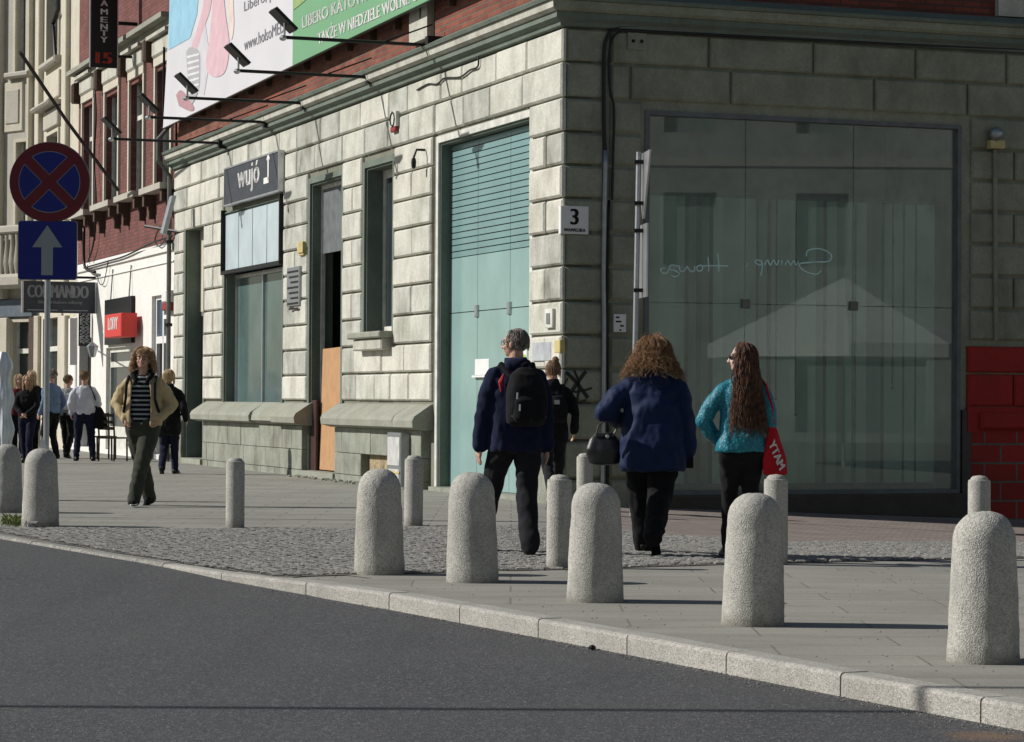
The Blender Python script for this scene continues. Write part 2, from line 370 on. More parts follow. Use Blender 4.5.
def asphalt():
    t = NT('asphalt'); p = t.pos(); v = t.new('TexVoronoi'); v.inputs['Scale'].default_value = 110; t.l(p, v.inputs['Vector'])
    s = t.new('SeparateColor'); t.l(v.outputs['Color'], s.inputs[0])
    k = t.ramp(s.outputs[0], [(0, (.040, .041, .043)), (.55, (.072, .073, .076)), (.9, (.105, .106, .108)), (.97, (.20, .20, .20))])
    n = t.noise(p, .7, 7, .6); k = t.mix(t.ramp(n, [(.35, (0, 0, 0)), (.7, (.35, .35, .35))]), k, (.10, .10, .10))
    n2 = t.noise(t.mapping(p, (3, .25, 1)), 1.0, 5, .6); k = t.mix(t.ramp(n2, [(.48, (0, 0, 0)), (.7, (.2, .2, .2))]), k, (.045, .045, .047))
    sp = gnd(985, 736, -.1); ds = t.new('VectorMath', operation='DISTANCE'); t.l(p, ds.inputs[0]); ds.inputs[1].default_value = tuple(sp); m1 = t.new('Math', operation='MULTIPLY_ADD'); t.l(t.noise(p, 14, 5, .7), m1.inputs[0]); m1.inputs[1].default_value = .35; t.l(ds.outputs['Value'], m1.inputs[2])
    k = t.mix(t.ramp(m1.outputs[0], [(.22, (.55,)*3), (.38, (0, 0, 0))]), k, (.24, .14, .07))
    t.col(k); t.rough(.82, .3); t.bump(v.outputs['Distance'], .004, .7); return t.m
M['asphalt'] = asphalt()

# ------------------------------------------------------------------ ground
def roadz(y): return -.10 + .082*sstep(16.2, 19.5, y)
KP = [gnd(x, y, z) for x, y, z in ((0, 539, -.018), (100, 556, -.018), (200, 573, -.02), (285, 590, -.06), (345, 600, -.09), (492, 629, -.10), (676, 664, -.10), (806, 690, -.10), (1024, 731, -.10))]
KP = [(p.x, p.y) for p in KP]
KP = sorted(KP, key=lambda q: q[1])
def xk(y):
    if y <= KP[0][1]: a, b = KP[0], KP[2]
    elif y >= KP[-1][1]: a, b = KP[-3], KP[-1]
    else:
        for a, b in zip(KP, KP[1:]):
            if a[1] <= y <= b[1]: break
    return a[0]+(b[0]-a[0])*(y-a[1])/(b[1]-a[1])
ys = [-30, -10, 0, 6, 9]+[10+.5*i for i in range(60)]+[42, 50, 60, 80, 120, 200, 400]
mb = MB(); xs = [-400, -120, -60, -40, -30, -26, -25, 0, 0, 0, 0]
vs = []; fs = []
for y in ys:
    for x in xs[:7]: vs.append((min(x, xk(y)-.4) if x < 0 or True else x, y, roadz(y)))
    vs += [(xk(y)-.2, y, roadz(y)), (xk(y)+.1, y, roadz(y)), (xk(y)+.13, y, -1.2), (400, y, -1.2)]
n = len(xs)
for i in range(len(ys)-1):
    for k in range(n-1): fs.append((i*n+k, i*n+k+1, (i+1)*n+k+1, (i+1)*n+k))
mb.add(vs, fs); tag(mb.build('road', M['asphalt']), kind='structure')
def sheet(name, mat, y0, y1, fa, fb, dz, nx=30, step=.5):
    mb = MB(); N = max(2, int((y1-y0)/step)+1); vs = []; fs = []
    for i in range(N):
        y = y0+(y1-y0)*i/(N-1)
        for k in range(nx):
            t = k/(nx-1); x = fa(y)+(fb(y)-fa(y))*t**1.8; vs.append((x, y, gz(x, y)+dz))
    for i in range(N-1):
        for k in range(nx-1): fs.append((i*nx+k, i*nx+k+1, (i+1)*nx+k+1, (i+1)*nx+k))
    mb.add(vs, fs); return tag(mb.build(name, mat), kind='structure')
KW = .15
sheet('pavement', M['slab'], -30, 260, lambda y: xk(y)+KW-.02, lambda y: 160, 0, 90, .6)
# world lines of the cobbled band (front and back edge)
def lin(pts):
    pts = sorted(pts)
    def f(x):
        if x <= pts[0][0]: return pts[0][1]
        if x >= pts[-1][0]: return pts[-1][1]
        for a, b in zip(pts, pts[1:]):
            if a[0] <= x <= b[0]: return a[1]+(b[1]-a[1])*(x-a[0])/(b[0]-a[0])
    return f
def gp(L): return [(p.x, p.y) for p in [ongr(*q) for q in L]]
cobF = lin([(-6, 10)]+gp([(300, 577), (404, 574), (560, 570), (660, 567), (800, 563), (950, 560), (1080, 558)])+[(9, 20.6)])
cobB = lin([(-9, 24.0)]+gp([(0, 528), (200, 530), (350, 529), (480, 527), (600, 529), (700, 538), (800, 543), (950, 543), (1080, 543)])+[(9, 23)])
mb = MB(); NX = 40
# kerbside slabs: from kerb to cobble front
vs = []; fs = []; cnt = 0
for i in range(61):
    y = -6+ (18.9+6)*i/60
    for k in range(41):
        x = xk(y)+KW-.018 + (12-xk(y))*(k/40)**1.5; vs.append((x, y, gz(x, y)+.004))
for i in range(60):
    for k in range(40):
        q = (i*41+k, i*41+k+1, (i+1)*41+k+1, (i+1)*41+k)
        if vs[q[2]][1] <= cobF(vs[q[2]][0])+.1: fs.append(q)
mb.add(vs, fs); tag(mb.build('kerbside_pavement', M['slab2']), kind='structure')
# pinkish strip near the shaded facade
mb = MB(); vs = []; fs = []
pf = lambda x: cobB(x)-.05
for k in range(41):
    x = 1.0+9*k/40
    for j in range(9):
        y = pf(x)+(31.5-pf(x))*j/8; vs.append((x, y, gz(x, y)+.005))
for k in range(40):
    for j in range(8): fs.append((k*9+j, k*9+j+1, (k+1)*9+j+1, (k+1)*9+j))
mb.add(vs, fs); mb.f = [f[::-1] for f in mb.f]; tag(mb.build('pink_paving', M['pink'], fix=False), kind='structure')
# bedding sheet and setts
mb = MB(); vs = []; fs = []
for k in range(121):
    x = -5.6+14*k/120
    for j in range(7):
        a = max(cobF(x), 0); b = cobB(x)
        ya = a
        # stop at the kerb
        lo = a
        for yy in [a+i*.1 for i in range(int((b-a)/.1)+1)]:
            if x >= xk(yy)+KW-.03: lo = yy; break
            lo = yy
        y = lo+(b-lo)*j/6; vs.append((x, y, gz(x, y)+.006))
for k in range(120):
    for j in range(6): fs.append((k*7+j, k*7+j+1, (k+1)*7+j+1, (k+1)*7+j))
mb.add(vs, fs); tag(mb.build('sett_bedding', M['joint']), kind='structure')
mb = MB(); S = .105; rr = random.Random(3)
iy = 0; y = 14.0
while y < 26:
    x = -5.6+(S/2 if iy % 2 else 0)+.02*math.sin(iy)
    while x < 6.6:
        xx = x+rr.uniform(-.008, .008); yy = y+rr.uniform(-.008, .008)
        if cobF(xx)+.05 < yy < cobB(xx)-.05 and xx > xk(yy)+KW+.04:
            w_, h_ = S*.5-.005-rr.random()*.005, S*.5-.005-rr.random()*.005; H_ = .008+rr.random()*.007+.007; g0 = gz(xx, yy)+.002; a = rr.uniform(-.15, .15)
            ca, sa = math.cos(a), math.sin(a)
            P = []
            for (sx, zz) in ((1, 0), (.92, H_*.7), (.55, H_)):
                for ux, uy in ((-1, -1), (1, -1), (1, 1), (-1, 1)):
                    px_, py_ = ux*w_*sx, uy*h_*sx; P.append((xx+px_*ca-py_*sa, yy+px_*sa+py_*ca, g0+zz+ux*.0015*rr.uniform(-1, 1)))
            b = len(mb.v); mb.v += [Vector(q) for q in P]
            for l in (0, 4):
                for k in range(4): mb.f.append([b+l+k, b+l+(k+1) % 4, b+l+4+(k+1) % 4, b+l+4+k]); mb.m.append(0)
            mb.f.append([b+8, b+9, b+10, b+11]); mb.m.append(0)
        x += S
    y += S*.97; iy += 1
tag(mb.build('cobbled_paving', M['cobble'], fix=False, smooth=False), kind='structure')
# kerb stones (one continuous line of stones)
mb = MB(); mbf = MB(); y = -6.0; rr = random.Random(5)
while y < 60:
    L = .93 if y < 30 else 4; g = .006
    a = Vector((xk(y), y, 0)); b = Vector((xk(y+L), y+L, 0)); t = (b-a).normalized(); nn = Vector((t.y, -t.x, 0))
    if nn.x < 0: nn = -nn
    zt = .006+rr.uniform(-.002, .002); wv = KW if y < 18 else .11
    def kf(u, o, z, a=a, t=t, nn=nn): return a+t*u+nn*o+Vector((0, 0, z))
    Lr = (b-a).length
    pr = [(-.0, -.25), (0.0, zt-.020), (.006, zt-.006), (.020, zt), (wv, zt), (wv, -.2)]
    P = [kf(g, o, z) for o, z in pr]+[kf(Lr-g, o, z) for o, z in pr]; m_ = len(pr)
    (mb if y < 18.2 else mbf).add(P, [tuple(range(m_)), tuple(range(2*m_-1, m_-1, -1))]+[(k, (k+1) % m_, m_+(k+1) % m_, m_+k) for k in range(m_)])
    y += L
tag(mb.build('kerb', M['kerb']), kind='structure'); tag(mbf.build('flush_kerb', M['cobble']), kind='structure')

mb = MB(); rr = random.Random(21)
for k in range(1500):
    y = rr.uniform(9.5, 17.5); x = xk(y)-abs(rr.gauss(0, .07))-.012; r_ = rr.uniform(.002, .006); mb.ell((x, y, roadz(y)+r_*.5), (r_, r_*.8, r_*.7), 5, 3)
for k in range(700):
    y = rr.uniform(10, 24); x = rr.uniform(xk(y)+.2, 5); r_ = rr.uniform(.002, .006); mb.ell((x, y, gz(x, y)+.006), (r_, r_*.8, r_*.6), 5, 3)
tag(mb.build('grit', M['cobble'], fix=False), 'fine grit and crumbs along the gutter and on the paving', 'grit', kind='stuff')
# ------------------------------------------------------------------ corner building
CB = thing('corner_building', 'corner building of pale rusticated stone blocks with red brick above and a big display window', 'building', c0)
def rects(S0, S1, Z0, Z1, ops):
    xs = sorted({S0, S1, *[v for o in ops for v in o[:2] if S0 < v < S1]}); out = []
    for a, b in zip(xs, xs[1:]):
        m = (a+b)/2; zc = sorted([(o[2], o[3]) for o in ops if o[0] < m < o[1]]); z = Z0
        for u, v in zc:
            if u > z: out.append((a, b, z, u))
            z = max(z, v)
        if z < Z1: out.append((a, b, z, Z1))
    return out
opsL = [(1.07, 4.62, .03, 4.66), (6.68, 8.06, 2.18, 4.60), (9.27, 11.05, .10, 4.60), (12.72, 16.72, 1.06, 4.50), (18.34, 19.83, .10, 4.42)]
opsR = [(1.02, 5.28, .10, 4.67)]
WT = .35
mb = MB()
for r in rects(0, 20.78, -.4, 5.62, opsL): mb.box(r[0], r[1], -WT, 0, r[2], r[3], LW)
mb.build('wall', M['wallback'], CB)
mb = MB()
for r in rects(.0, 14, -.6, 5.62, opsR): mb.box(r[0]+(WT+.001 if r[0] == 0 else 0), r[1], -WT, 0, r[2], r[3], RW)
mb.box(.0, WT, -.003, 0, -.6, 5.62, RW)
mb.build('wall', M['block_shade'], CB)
# rusticated blocks
zrow = [1.19, 1.59, 1.99, 2.39, 2.80, 3.20, 3.60, 3.99, 4.38, 4.78, 5.20, 5.60]
rr = random.Random(11)
def blocks(mb, fn, spans, z0, z1, row, G=.014, avg=.85, th=.055, split=None, skip0=None):
    for a, b in spans:
        W_ = b-a; cuts = [a, b]
        if split is not None and W_ < 1.9:
            if row % 2: cuts = [a, a+W_*split, b]
        else:
            n = max(1, round(W_/(avg*(1.35 if row % 2 else 1.0)))); cuts = [a]+[a+W_*(k+rr.uniform(-.18, .18)+(.25 if row % 2 else 0))/n for k in range(1, n)]+[b]
        for u, v in zip(cuts, cuts[1:]):
            t_ = th+rr.uniform(-.012, .012); mb.mi = rr.choice((0, 0, 1, 2, 2, 3)); mb.cham(u+G, v-G, .0, t_, z0+G, z1-G, .022, fn)
mb = MB()
for i, (z0, z1) in enumerate(zip(zrow, zrow[1:])):
    sp = []; s = -.055
    for o in opsL:
        e0, e1 = o[0]-.10, o[1]+.10
        if i == 8 and True: lim = 4.56
        if o[2]-.05 < (z0+z1)/2 < o[3]+.1:
            sp.append((s, e0 if o[0] > 1.2 else o[0]-.02)); s = e1 if o[0] > 1.2 else o[1]+.25
    sp.append((s, 20.78)); sp = [(a, b) for a, b in sp if b-a > .12]
    if z0 >= 4.7: sp = [(-.055, 12.9), (12.9, 17.1), (17.1, 20.78)] if z0 < 5.3 else [(-.055, 20.78)]
    for (a, b) in sp:
        if z0 < 4.7: blocks(mb, LW, [(a, b)], z0, z1, i, split=.5)
        else: blocks(mb, LW, [(a, b)], z0, z1, i+(z0 < 5.1), avg=1.15)
# extra low courses between the window sill and the ledge
autosmooth(mb.build('stone_facing', BLK, CB), 20)
mb = MB()
for i, (z0, z1) in enumerate(zip(zrow, zrow[1:])):
    if z0 >= 4.7:
        cuts = [.0, .56, 1.83, 3.22, 4.62, 5.9, 7.3, 8.6, 10] if z0 > 5 else [.0, .56, .82, 2.12, 4.05, 5.35, 6.7, 8.1, 9.5]
        for a, b in zip(cuts, cuts[1:]): mb.cham(a+.016, b-.016, 0, .05, z0+.014, z1-.014, .022, RW)
    else:
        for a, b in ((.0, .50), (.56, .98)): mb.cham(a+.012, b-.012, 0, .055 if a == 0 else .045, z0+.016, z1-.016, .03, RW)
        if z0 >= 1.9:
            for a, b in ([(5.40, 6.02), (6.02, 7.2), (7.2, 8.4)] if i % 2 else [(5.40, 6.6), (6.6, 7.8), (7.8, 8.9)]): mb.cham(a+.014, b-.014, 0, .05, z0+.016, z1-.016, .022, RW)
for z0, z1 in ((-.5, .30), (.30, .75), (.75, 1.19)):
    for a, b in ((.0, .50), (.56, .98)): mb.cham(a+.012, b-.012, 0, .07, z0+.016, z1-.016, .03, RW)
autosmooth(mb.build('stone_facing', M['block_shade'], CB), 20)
# red painted part at the right
mb = MB()
for z0, z1, cs in ((1.59, 1.93, (5.36, 9)), (1.17, 1.585, (5.36, 6.02, 7.3, 9))):
    for a, b in zip(cs, cs[1:]): mb.cham(a+.008, b-.008, 0, .055, z0+.008, z1-.008, .022, RW)
mb.box(5.36, 9, 0, .06, .86, 1.17, RW); mb.cham(5.52, 9, .06, .14, .89, 1.10, .03, RW)
mb.build('red_painted_stone', M['redpaint'], CB)
mb = MB(); mb.box(5.42, 9, 0, .045, -.7, .86, RW); mb.build('red_painted_brick', M['redbrick'], CB)
# cornice on both faces
def cornice(fn, a, b, ext):
    parts = []
    for nm, mat, pr in (('cornice', M['green'], [(0, 5.60), (.09, 5.615), (.10, 5.66), (.17, 5.70), (.17, 5.765), (0, 5.765)]),
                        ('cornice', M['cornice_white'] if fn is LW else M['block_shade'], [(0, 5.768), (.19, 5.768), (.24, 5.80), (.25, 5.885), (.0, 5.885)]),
                        ('cornice', M['green'], [(0, 5.888), (.28, 5.888), (.30, 5.93), (.10, 6.03), (0, 6.04)])):
        mb = MB(); k = len(pr)
        P = [fn(a-o*ext, o, z) for o, z in pr]+[fn(b, o, z) for o, z in pr]
        mb.add(P, [tuple(range(k)), tuple(range(2*k-1, k-1, -1))]+[(i, (i+1) % k, k+(i+1) % k, k+i) for i in range(k)])
        parts.append(mb.build(nm, mat, CB))
    return parts
cornice(LW, 0, 20.9, 1); cornice(RW, 0, 14, .985)
# brick upper storeys (solid block), pilasters
mb = MB()
mb.box(0, 20.78, -WT, .0, 6.0, 13, LW); mb.build('brick_wall', M['brick'], CB)
mb = MB(); mb.box(WT, 14, -WT, 0, 6.0, 13, RW); mb.box(0, WT, -.004, .001, 6.0, 13, RW); mb.build('brick_wall', M['brick_shade'], CB)
mb = MB(); mb.add([LW(0.002, -.002, 13), LW(20.78, -.002, 13), LW(20.78, -14, 13), LW(0.002, -14, 13)], [(0, 1, 2, 3)]); mb.build('roof', M['dark'], CB)
mb = MB(); mb.box(WT, 20.78, -14, -WT, 5.63, 5.75, LW); mb.build('ceiling', M['interior'], CB)
mb = MB(); mb.box(20.5, 20.775, -14, -WT, -.4, 13, LW); mb.box(.4, 20.78, -14.2, -14, -.4, 13, LW); mb.build('wall', M['brick'], CB)
mb = MB()
for x0, x1 in ((416, 434),):
    a = Lp(x1, 30)[0]; b = Lp(x0, 30)[0]; mb.box(a, b, 0, .10, 6.12, 6.75, LW); mb.box(a+.03, b-.03, 0, .13, 6.78, 13, LW)
mb.build('pilaster', M['cornice_white'], CB)
mb = MB(); a = Rp(995, 8)[0]; mb.box(a, a+.7, 0, .09, 6.05, 13, RW); mb.build('pilaster', M['cornice_white'], CB)
# ledges and plinth
for a, b, c in ((4.88, 9.42, 0), (10.95, 18.2, 1)):
    mb = MB(); n = 5; rr2 = random.Random(a)
    for i in range(n):
        u = a+(b-a)*i/n; v = a+(b-a)*(i+1)/n
        j = rr2.uniform(-.005, .005)
        pr = [(0, 1.16), (.03, 1.15), (.27+j, .99), (.30+j, .93), (.29, .84), (.14, .80), (0, .80)]
        if c and i == 1: pr = [(0, 1.16), (.03, 1.15), (.22, 1.01), (.25, .93), (.26, .86), (.14, .80), (0, .80)]
        P = [LW(u+.001, o, z) for o, z in pr]+[LW(v-.001, o, z) for o, z in pr]; k = len(pr)
        mb.add(P, [tuple(range(k)), tuple(range(2*k-1, k-1, -1))]+[(i_, (i_+1) % k, k+(i_+1) % k, k+i_) for i_ in range(k)])
    mb.build('ledge', M['ledge'], CB)
rr = random.Random(4)
for a, b in ((5.0, 9.25), (11.1, 17.9)):
    mb = MB()
    for i, (z0, z1) in enumerate(((-.3, .10), (.10, .42), (.42, .80))):
        u = a
        while u < b-.01:
            L = min(b-u, rr.uniform(.5, .95)); L = b-u if b-u-L < .25 else L
            if not (a == 5.0 and i < 2 and 6.2 < u+L/2 < 7.6): mb.cham(u+.004, u+L-.004, 0, .13+rr.uniform(-.006, .006), z0+.003, z1-.003, .008, LW)
            u += L
    mb.build('plinth', M['plinth'], CB)
mb = MB(); mb.box(6.25, 7.75, .0, .02, -.2, .43, LW); mb.build('broken_plaster', stone('exposed_mortar', (.50, .40, .24), grime=(.06, .04, .03), g=1.2, wscale=2.5, bumpd=.03), CB)
for a, b in ((-.06, 1.03), (19.85, 20.78)):
    MB().cham(a, b, 0, .10, -.4, .80, .01, LW).cham(a, b, 0, .12, .8, 1.16, .06, LW).build('plinth', M['plinth'], CB)
# ---- teal glass entrance
def frame(o, name, mats, parent, dep_=-.30, w_=.10, sill=False, out=.035, top=.09):
    a, b, z0, z1 = o; mb = MB()
    mb.box(a-w_, a-.0, 0, out, z0, z1+top, LW); mb.box(b, b+w_, 0, out, z0, z1+top, LW); mb.box(a, b, 0, out, z1, z1+top, LW)
    f1 = mb.build('surround', mats[0], parent)
    mb = MB(); mb.box(a+.001, a+.03, dep_, -.001, z0, z1, LW); mb.box(b-.03, b-.001, dep_, -.001, z0, z1, LW); mb.box(a+.03, b-.03, dep_, -.001, z1-.03, z1-.001, LW)
    mb.build('reveal', mats[1], parent); return f1
frame(opsL[0], 'entrance', (M['trimwhite'], M['green']), CB, -.19, .09)
DR = -.14
win = MB(); a, b, z0, z1 = 1.10, 4.59, .06, 4.62
s1 = Lp(477.5, 310, DR)[0]; s2 = Lp(510, 308, DR)[0]; zj = Lp(477.5, 311, DR)[1]; zb = Lp(477.5, 255, DR)[1]
dd = MB().box(a, b, DR-.05, DR-.02, z0, z1, LW).build('glass_door', M['slat_gap'], CB)
mb = MB(); cs = [a, s2, s1, b]
for u, v in zip(cs, cs[1:]):
    mb.box(u+.006, v-.006, DR-.018, DR, z0, zj-.006, LW); mb.box(u+.006, v-.006, DR-.018, DR, zj+.006, zb, LW)
mb.build('teal_panel', M['teal'], dd)
mb = MB(); z = zb+.012
while z < z1-.02:
    for u, v in zip(cs, cs[1:]): mb.box(u+.006, v-.006, DR-.016, DR, z, min(z+.070, z1), LW)
    z += .084
mb.build('louvre_blind', M['teal_dark'], dd)
for s_ in (s1, s2):
    MB().cham(s_-.05, s_+.05, DR, DR+.03, zj-.08, zj+.08, .01, LW).build('glass_clamp', M['alu'], dd)
MB().box(1.0, 4.7, -.30, .12, -.4, .055, LW).build('doorstep', M['plinth'], CB)
# ---- narrow window
frame(opsL[1], 'window', (M['green'], M['green']), CB, -.34, .10)
a, b, z0, z1 = opsL[1]
wf = MB(); wf.box(a+.03, a+.13, -.30, -.24, z0, z1-.03, LW).box(b-.13, b-.03, -.30, -.24, z0, z1-.03, LW).box(a+.13, b-.13, -.30, -.24, z1-.15, z1-.03, LW)
wf.box(a+.13, b-.13, -.30, -.24, z0, z0+.10, LW).box((a+b)/2-.03, (a+b)/2+.03, -.30, -.24, z0+.1, z1-.15, LW)
wfo = wf.build('window', M['trimwhite'], CB)
MB().box(a+.13, b-.13, -.28, -.27, z0+.1, z1-.15, LW).build('pane', M['winglass'], wfo)
sill = MB().cham(a-.12, b+.12, 0, .26, z0-.09, z0+.005, .02, LW).build('window_sill', M['ledge'], CB)
MB().cham(a-.02, b+.0, 0, .20, z0-.26, z0-.095, .02, LW).build('bracket', M['cornice_white'], sill)
# ---- dark doorway with plywood board
a, b, z0, z1 = opsL[2]
frame(opsL[2], 'doorway', (M['green'], M['green']), CB, -.34, .10)
MB().box(b-.09, b-.03, -.2, -.14, z0, z1-.03, LW).box(a+.03, b-.09, -.2, -.14, z1-.09, z1-.03, LW).build('door_frame', M['trimwhite'], CB)
zt = Lp(330, 253, -.2)[1]
MB().box(a+.03, b-.09, -.2, -.16, zt, z1-.09, LW).build('transom_panel', M['greyboard'], CB)
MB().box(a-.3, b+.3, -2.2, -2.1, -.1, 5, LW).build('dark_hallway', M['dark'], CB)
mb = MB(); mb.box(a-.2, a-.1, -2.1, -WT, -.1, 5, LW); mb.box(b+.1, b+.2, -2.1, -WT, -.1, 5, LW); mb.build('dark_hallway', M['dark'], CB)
MB().box(a-.05, b+.05, -2.1, .16, -.3, .098, LW).build('doorstep', M['ledge'], CB)
# maroon gate leaf wall end beside the ledge
mb = MB(); pr = [(0, .10), (.02, 1.28), (-.0, 1.28)]
u0, u1, u2 = Lp(343, 420, -.1)[0], Lp(322, 420, -.1)[0], Lp(303, 420, .0)[0]
MB().cham(u1, u2, -.04, .0, .1, 1.20, .01, LW).build('gate_leaf', M['maroon'], CB)
tag(MB().hexa([LW(u0, -.06, .12), LW(u1, -.06, .12), LW(u1, -.08, .12), LW(u0, -.08, .12), LW(u0, -.12, 2.02), LW(u1+.05, -.12, 2.0), LW(u1+.05, -.14, 2.0), LW(u0, -.14, 2.02)]).build('plywood_board', M['wood']), 'tall orange plywood board leaning in the dark doorway', 'board')
# ---- shop window with the hanging sign
a, b, z0, z1 = opsL[3]
frame((a, b, z0, 4.5), 'shop', (M['green'], M['green']), CB, -.3, .06, top=.02)
zt = 3.44
wf = MB(); wf.box(a+.03, a+.11, -.22, -.15, z0, zt-.03, LW).box(b-.11, b-.03, -.22, -.15, z0, zt-.03, LW).box((a+b)/2-.03, (a+b)/2+.03, -.22, -.15, z0+.08, zt-.1, LW)
wf.box(a+.11, b-.11, -.22, -.15, zt-.1, zt-.03, LW).box(a+.11, b-.11, -.22, -.15, z0, z0+.08, LW)
wo = wf.build('shop_window', M['alu'], CB)
MB().box(a+.11, b-.11, -.2, -.19, z0+.08, zt-.1, LW).build('pane', M['shopglass'], wo)
pw = (b-a-.1)/4
wo = MB().box(a-.05, b+.02, .0, .10, zt-.03, zt+.03, LW).box(a-.05, a+.0, .0, .10, zt, 4.56, LW).box(b-.0, b+.02, .0, .10, zt, 4.56, LW).box(a, b, -.16, -.12, zt+.03, 4.5, LW).build('upper_window', M['black'], CB)
mb = MB()
for k in range(4): mb.box(a+.05+pw*k+.02, a+.05+pw*(k+1)-.02, -.05, .03, zt+.05, 4.46, LW)
mb.build('pane', M['palepanel'], wo)
# ---- narrow doorway by the downpipe
a, b, z0, z1 = opsL[4]
frame(opsL[4], 'doorway', (M['green'], M['green']), CB, -.34, .10)
zt = Lp(195, 313, -.3)[1]
MB().box(a+.03, b-.03, -.28, -.24, zt, z1-.03, LW).build('transom_panel', M['cream'], CB)
do = MB().box(a+.03, b-.03, -.32, -.28, z0, zt, LW).build('door', M['winglass'], CB)
MB().box(a+.66, a+.72, -.28, -.25, z0, zt, LW).box(a+.03, b-.03, -.28, -.25, zt-.08, zt, LW).build('door_frame', M['green'], do)
MB().box(a-.1, b+.1, -.36, .1, -.3, .098, LW).build('doorstep', M['ledge'], CB)

# ---- display window on the shaded face
a, b, z0, z1 = 1.02, 5.28, .10, 4.67
DW = MB().box(a, a+.06, -.14, .02, z0, z1, RW).box(b-.05, b, -.14, .02, z0, z1, RW).box(a+.06, b-.05, -.14, .02, z1-.05, z1, RW).box(a+.06, b-.05, -.14, .03, z0, z0+.05, RW).build('display_window', M['greyboard'], CB)
t1 = Rp(745, 303, -.05)[0]; t2 = Rp(853, 307, -.05)[0]; zj = Rp(800, 305, -.05)[1]
for u, v in ((a+.06, t1-.004), (t1+.004, t2-.004), (t2+.004, b-.05)):
    for p_, q_ in ((z0+.05, zj-.004), (zj+.004, z1-.05)):
        MB().box(u, v, -.06, -.05, p_, q_, RW).build('glass_pane', M['glass'], DW)
for t_ in (t1, t2): MB().cham(t_-.055, t_+.055, -.05, -.01, zj-.055, zj+.055, .008, RW).build('glass_clamp', plain('dull_clamp', (.16, .15, .14), .5), DW)
mb = MB(); rr = random.Random(2); t_ = a+.08; zt = Rp(800, 200, -.35)[1]
while t_ < b-.1:
    an = rr.uniform(.15, .75) if rr.random() < .8 else 1.2; wd = .125; o = -.40
    ca, sa = math.cos(an)*wd/2, math.sin(an)*wd/2
    if not (3.15 < t_ < 3.3 and False):
        mb.hexa([RW(t_-ca, o-sa, .22), RW(t_+ca, o+sa, .22), RW(t_+ca, o+sa-.002, .22), RW(t_-ca, o-sa-.002, .22), RW(t_-ca, o-sa, zt), RW(t_+ca, o+sa, zt), RW(t_+ca, o+sa-.002, zt), RW(t_-ca, o-sa-.002, zt)])
    t_ += rr.choice((.105, .11, .115, .12, .17))
mb.build('vertical_blind', M['blind'], DW)
MB().box(a, b, -.46, -.36, zt, zt+.04, RW).build('blind_rail', M['greyboard'], DW)
mb = MB()
for x in (768, 776.5, 796, 893):
    t_ = Rp(x, 250, -.2)[0]; zb_ = Rp(x, {768: 412, 776.5: 396, 796: 412, 893: 385}[x], -.2)[1]; mb.tube([RW(t_, -.2, zt), RW(t_, -.2, zb_)], .012, 6)
    mb.ell(RW(t_, -.2, zb_-.03), .022, 8, 6)
mb.build('blind_cord', M['black'], DW)
# interior of the display room
MB().box(a-.6, b+.6, -3.0, -2.9, -.3, 5.5, RW).build('room_wall', M['interior'], CB)
MB().box(a-.6, a-.5, -2.9, -WT, -.3, 5.5, RW).box(b+.5, b+.6, -2.9, -WT, -.3, 5.5, RW).build('room_wall', M['interior'], CB)
MB().box(a-.6, b+.6, -2.9, -WT, -.3, .02, RW).build('room_floor', M['interior'], CB)
# lettering on the inside of the glass, seen mirrored
mb = MB(); o = -.045
def gl(x, y): t_, z_ = Rp(x, y, o); return RW(t_, o, z_)
def stroke(mb, pts, r=.008, f=gl): mb.tube([f(*q) for q in pts], r, 5)
def curve(pts, n=8):                               # Catmull-Rom
    out = []; P = [pts[0]]+list(pts)+[pts[-1]]
    for i in range(1, len(P)-2):
        for k in range(n):
            t = k/n; q = []
            for c in (0, 1):
                a_, b_, c_, d_ = P[i-1][c], P[i][c], P[i+1][c], P[i+2][c]
                q.append(.5*((2*b_)+(-a_+c_)*t+(2*a_-5*b_+4*c_-d_)*t*t+(-a_+3*b_-3*c_+d_)*t**3))
            out.append(tuple(q))
    out.append(pts[-1]); return out
def zz(x, y): return (650+x*.1953, 225+y*.1953)
for st in ([(345, 145), (352, 200), (350, 240)], [(296, 165), (300, 210), (298, 240)], [(270, 210), (330, 208), (400, 210)], [(262, 205), (240, 215), (245, 235), (265, 232), (268, 212), (262, 205)],
           [(228, 210), (225, 235), (205, 235), (190, 212)], [(190, 212), (172, 236), (155, 235), (150, 212)], [(150, 212), (110, 205), (98, 225), (130, 235), (150, 250), (130, 265), (108, 258)],
           [(98, 225), (85, 245), (62, 245), (55, 225), (75, 220)], [(500, 195), (490, 215)], [(570, 180), (575, 215), (566, 258)], [(570, 185), (545, 180), (538, 190), (560, 205), (572, 198)],
           [(585, 205), (600, 180), (615, 205), (632, 180), (648, 205), (660, 180)], [(672, 205), (676, 180)], [(690, 205), (705, 182), (720, 205), (735, 182), (748, 205), (760, 185)],
           [(800, 160), (810, 130), (870, 122), (925, 150), (915, 185), (840, 190), (765, 200), (790, 235), (850, 252), (875, 235)]):
    stroke(mb, [zz(*q) for q in curve(st)], .009)
mb.build('script_lettering', plain('pale_turquoise_lettering', (.62, .90, .84), .5), DW)
# dark stone base under the display window
mb = MB(); mb.box(.98, 5.40, 0, .10, -.6, .10, RW); mb.box(.98, 5.40, -.35, 0.12, .055, .098, RW); mb.build('window_base', M['darkstone'], CB)
MB().box(5.29, 5.415, 0, .05, -.6, 1.13, RW).build('window_base', M['darkstone'], CB)
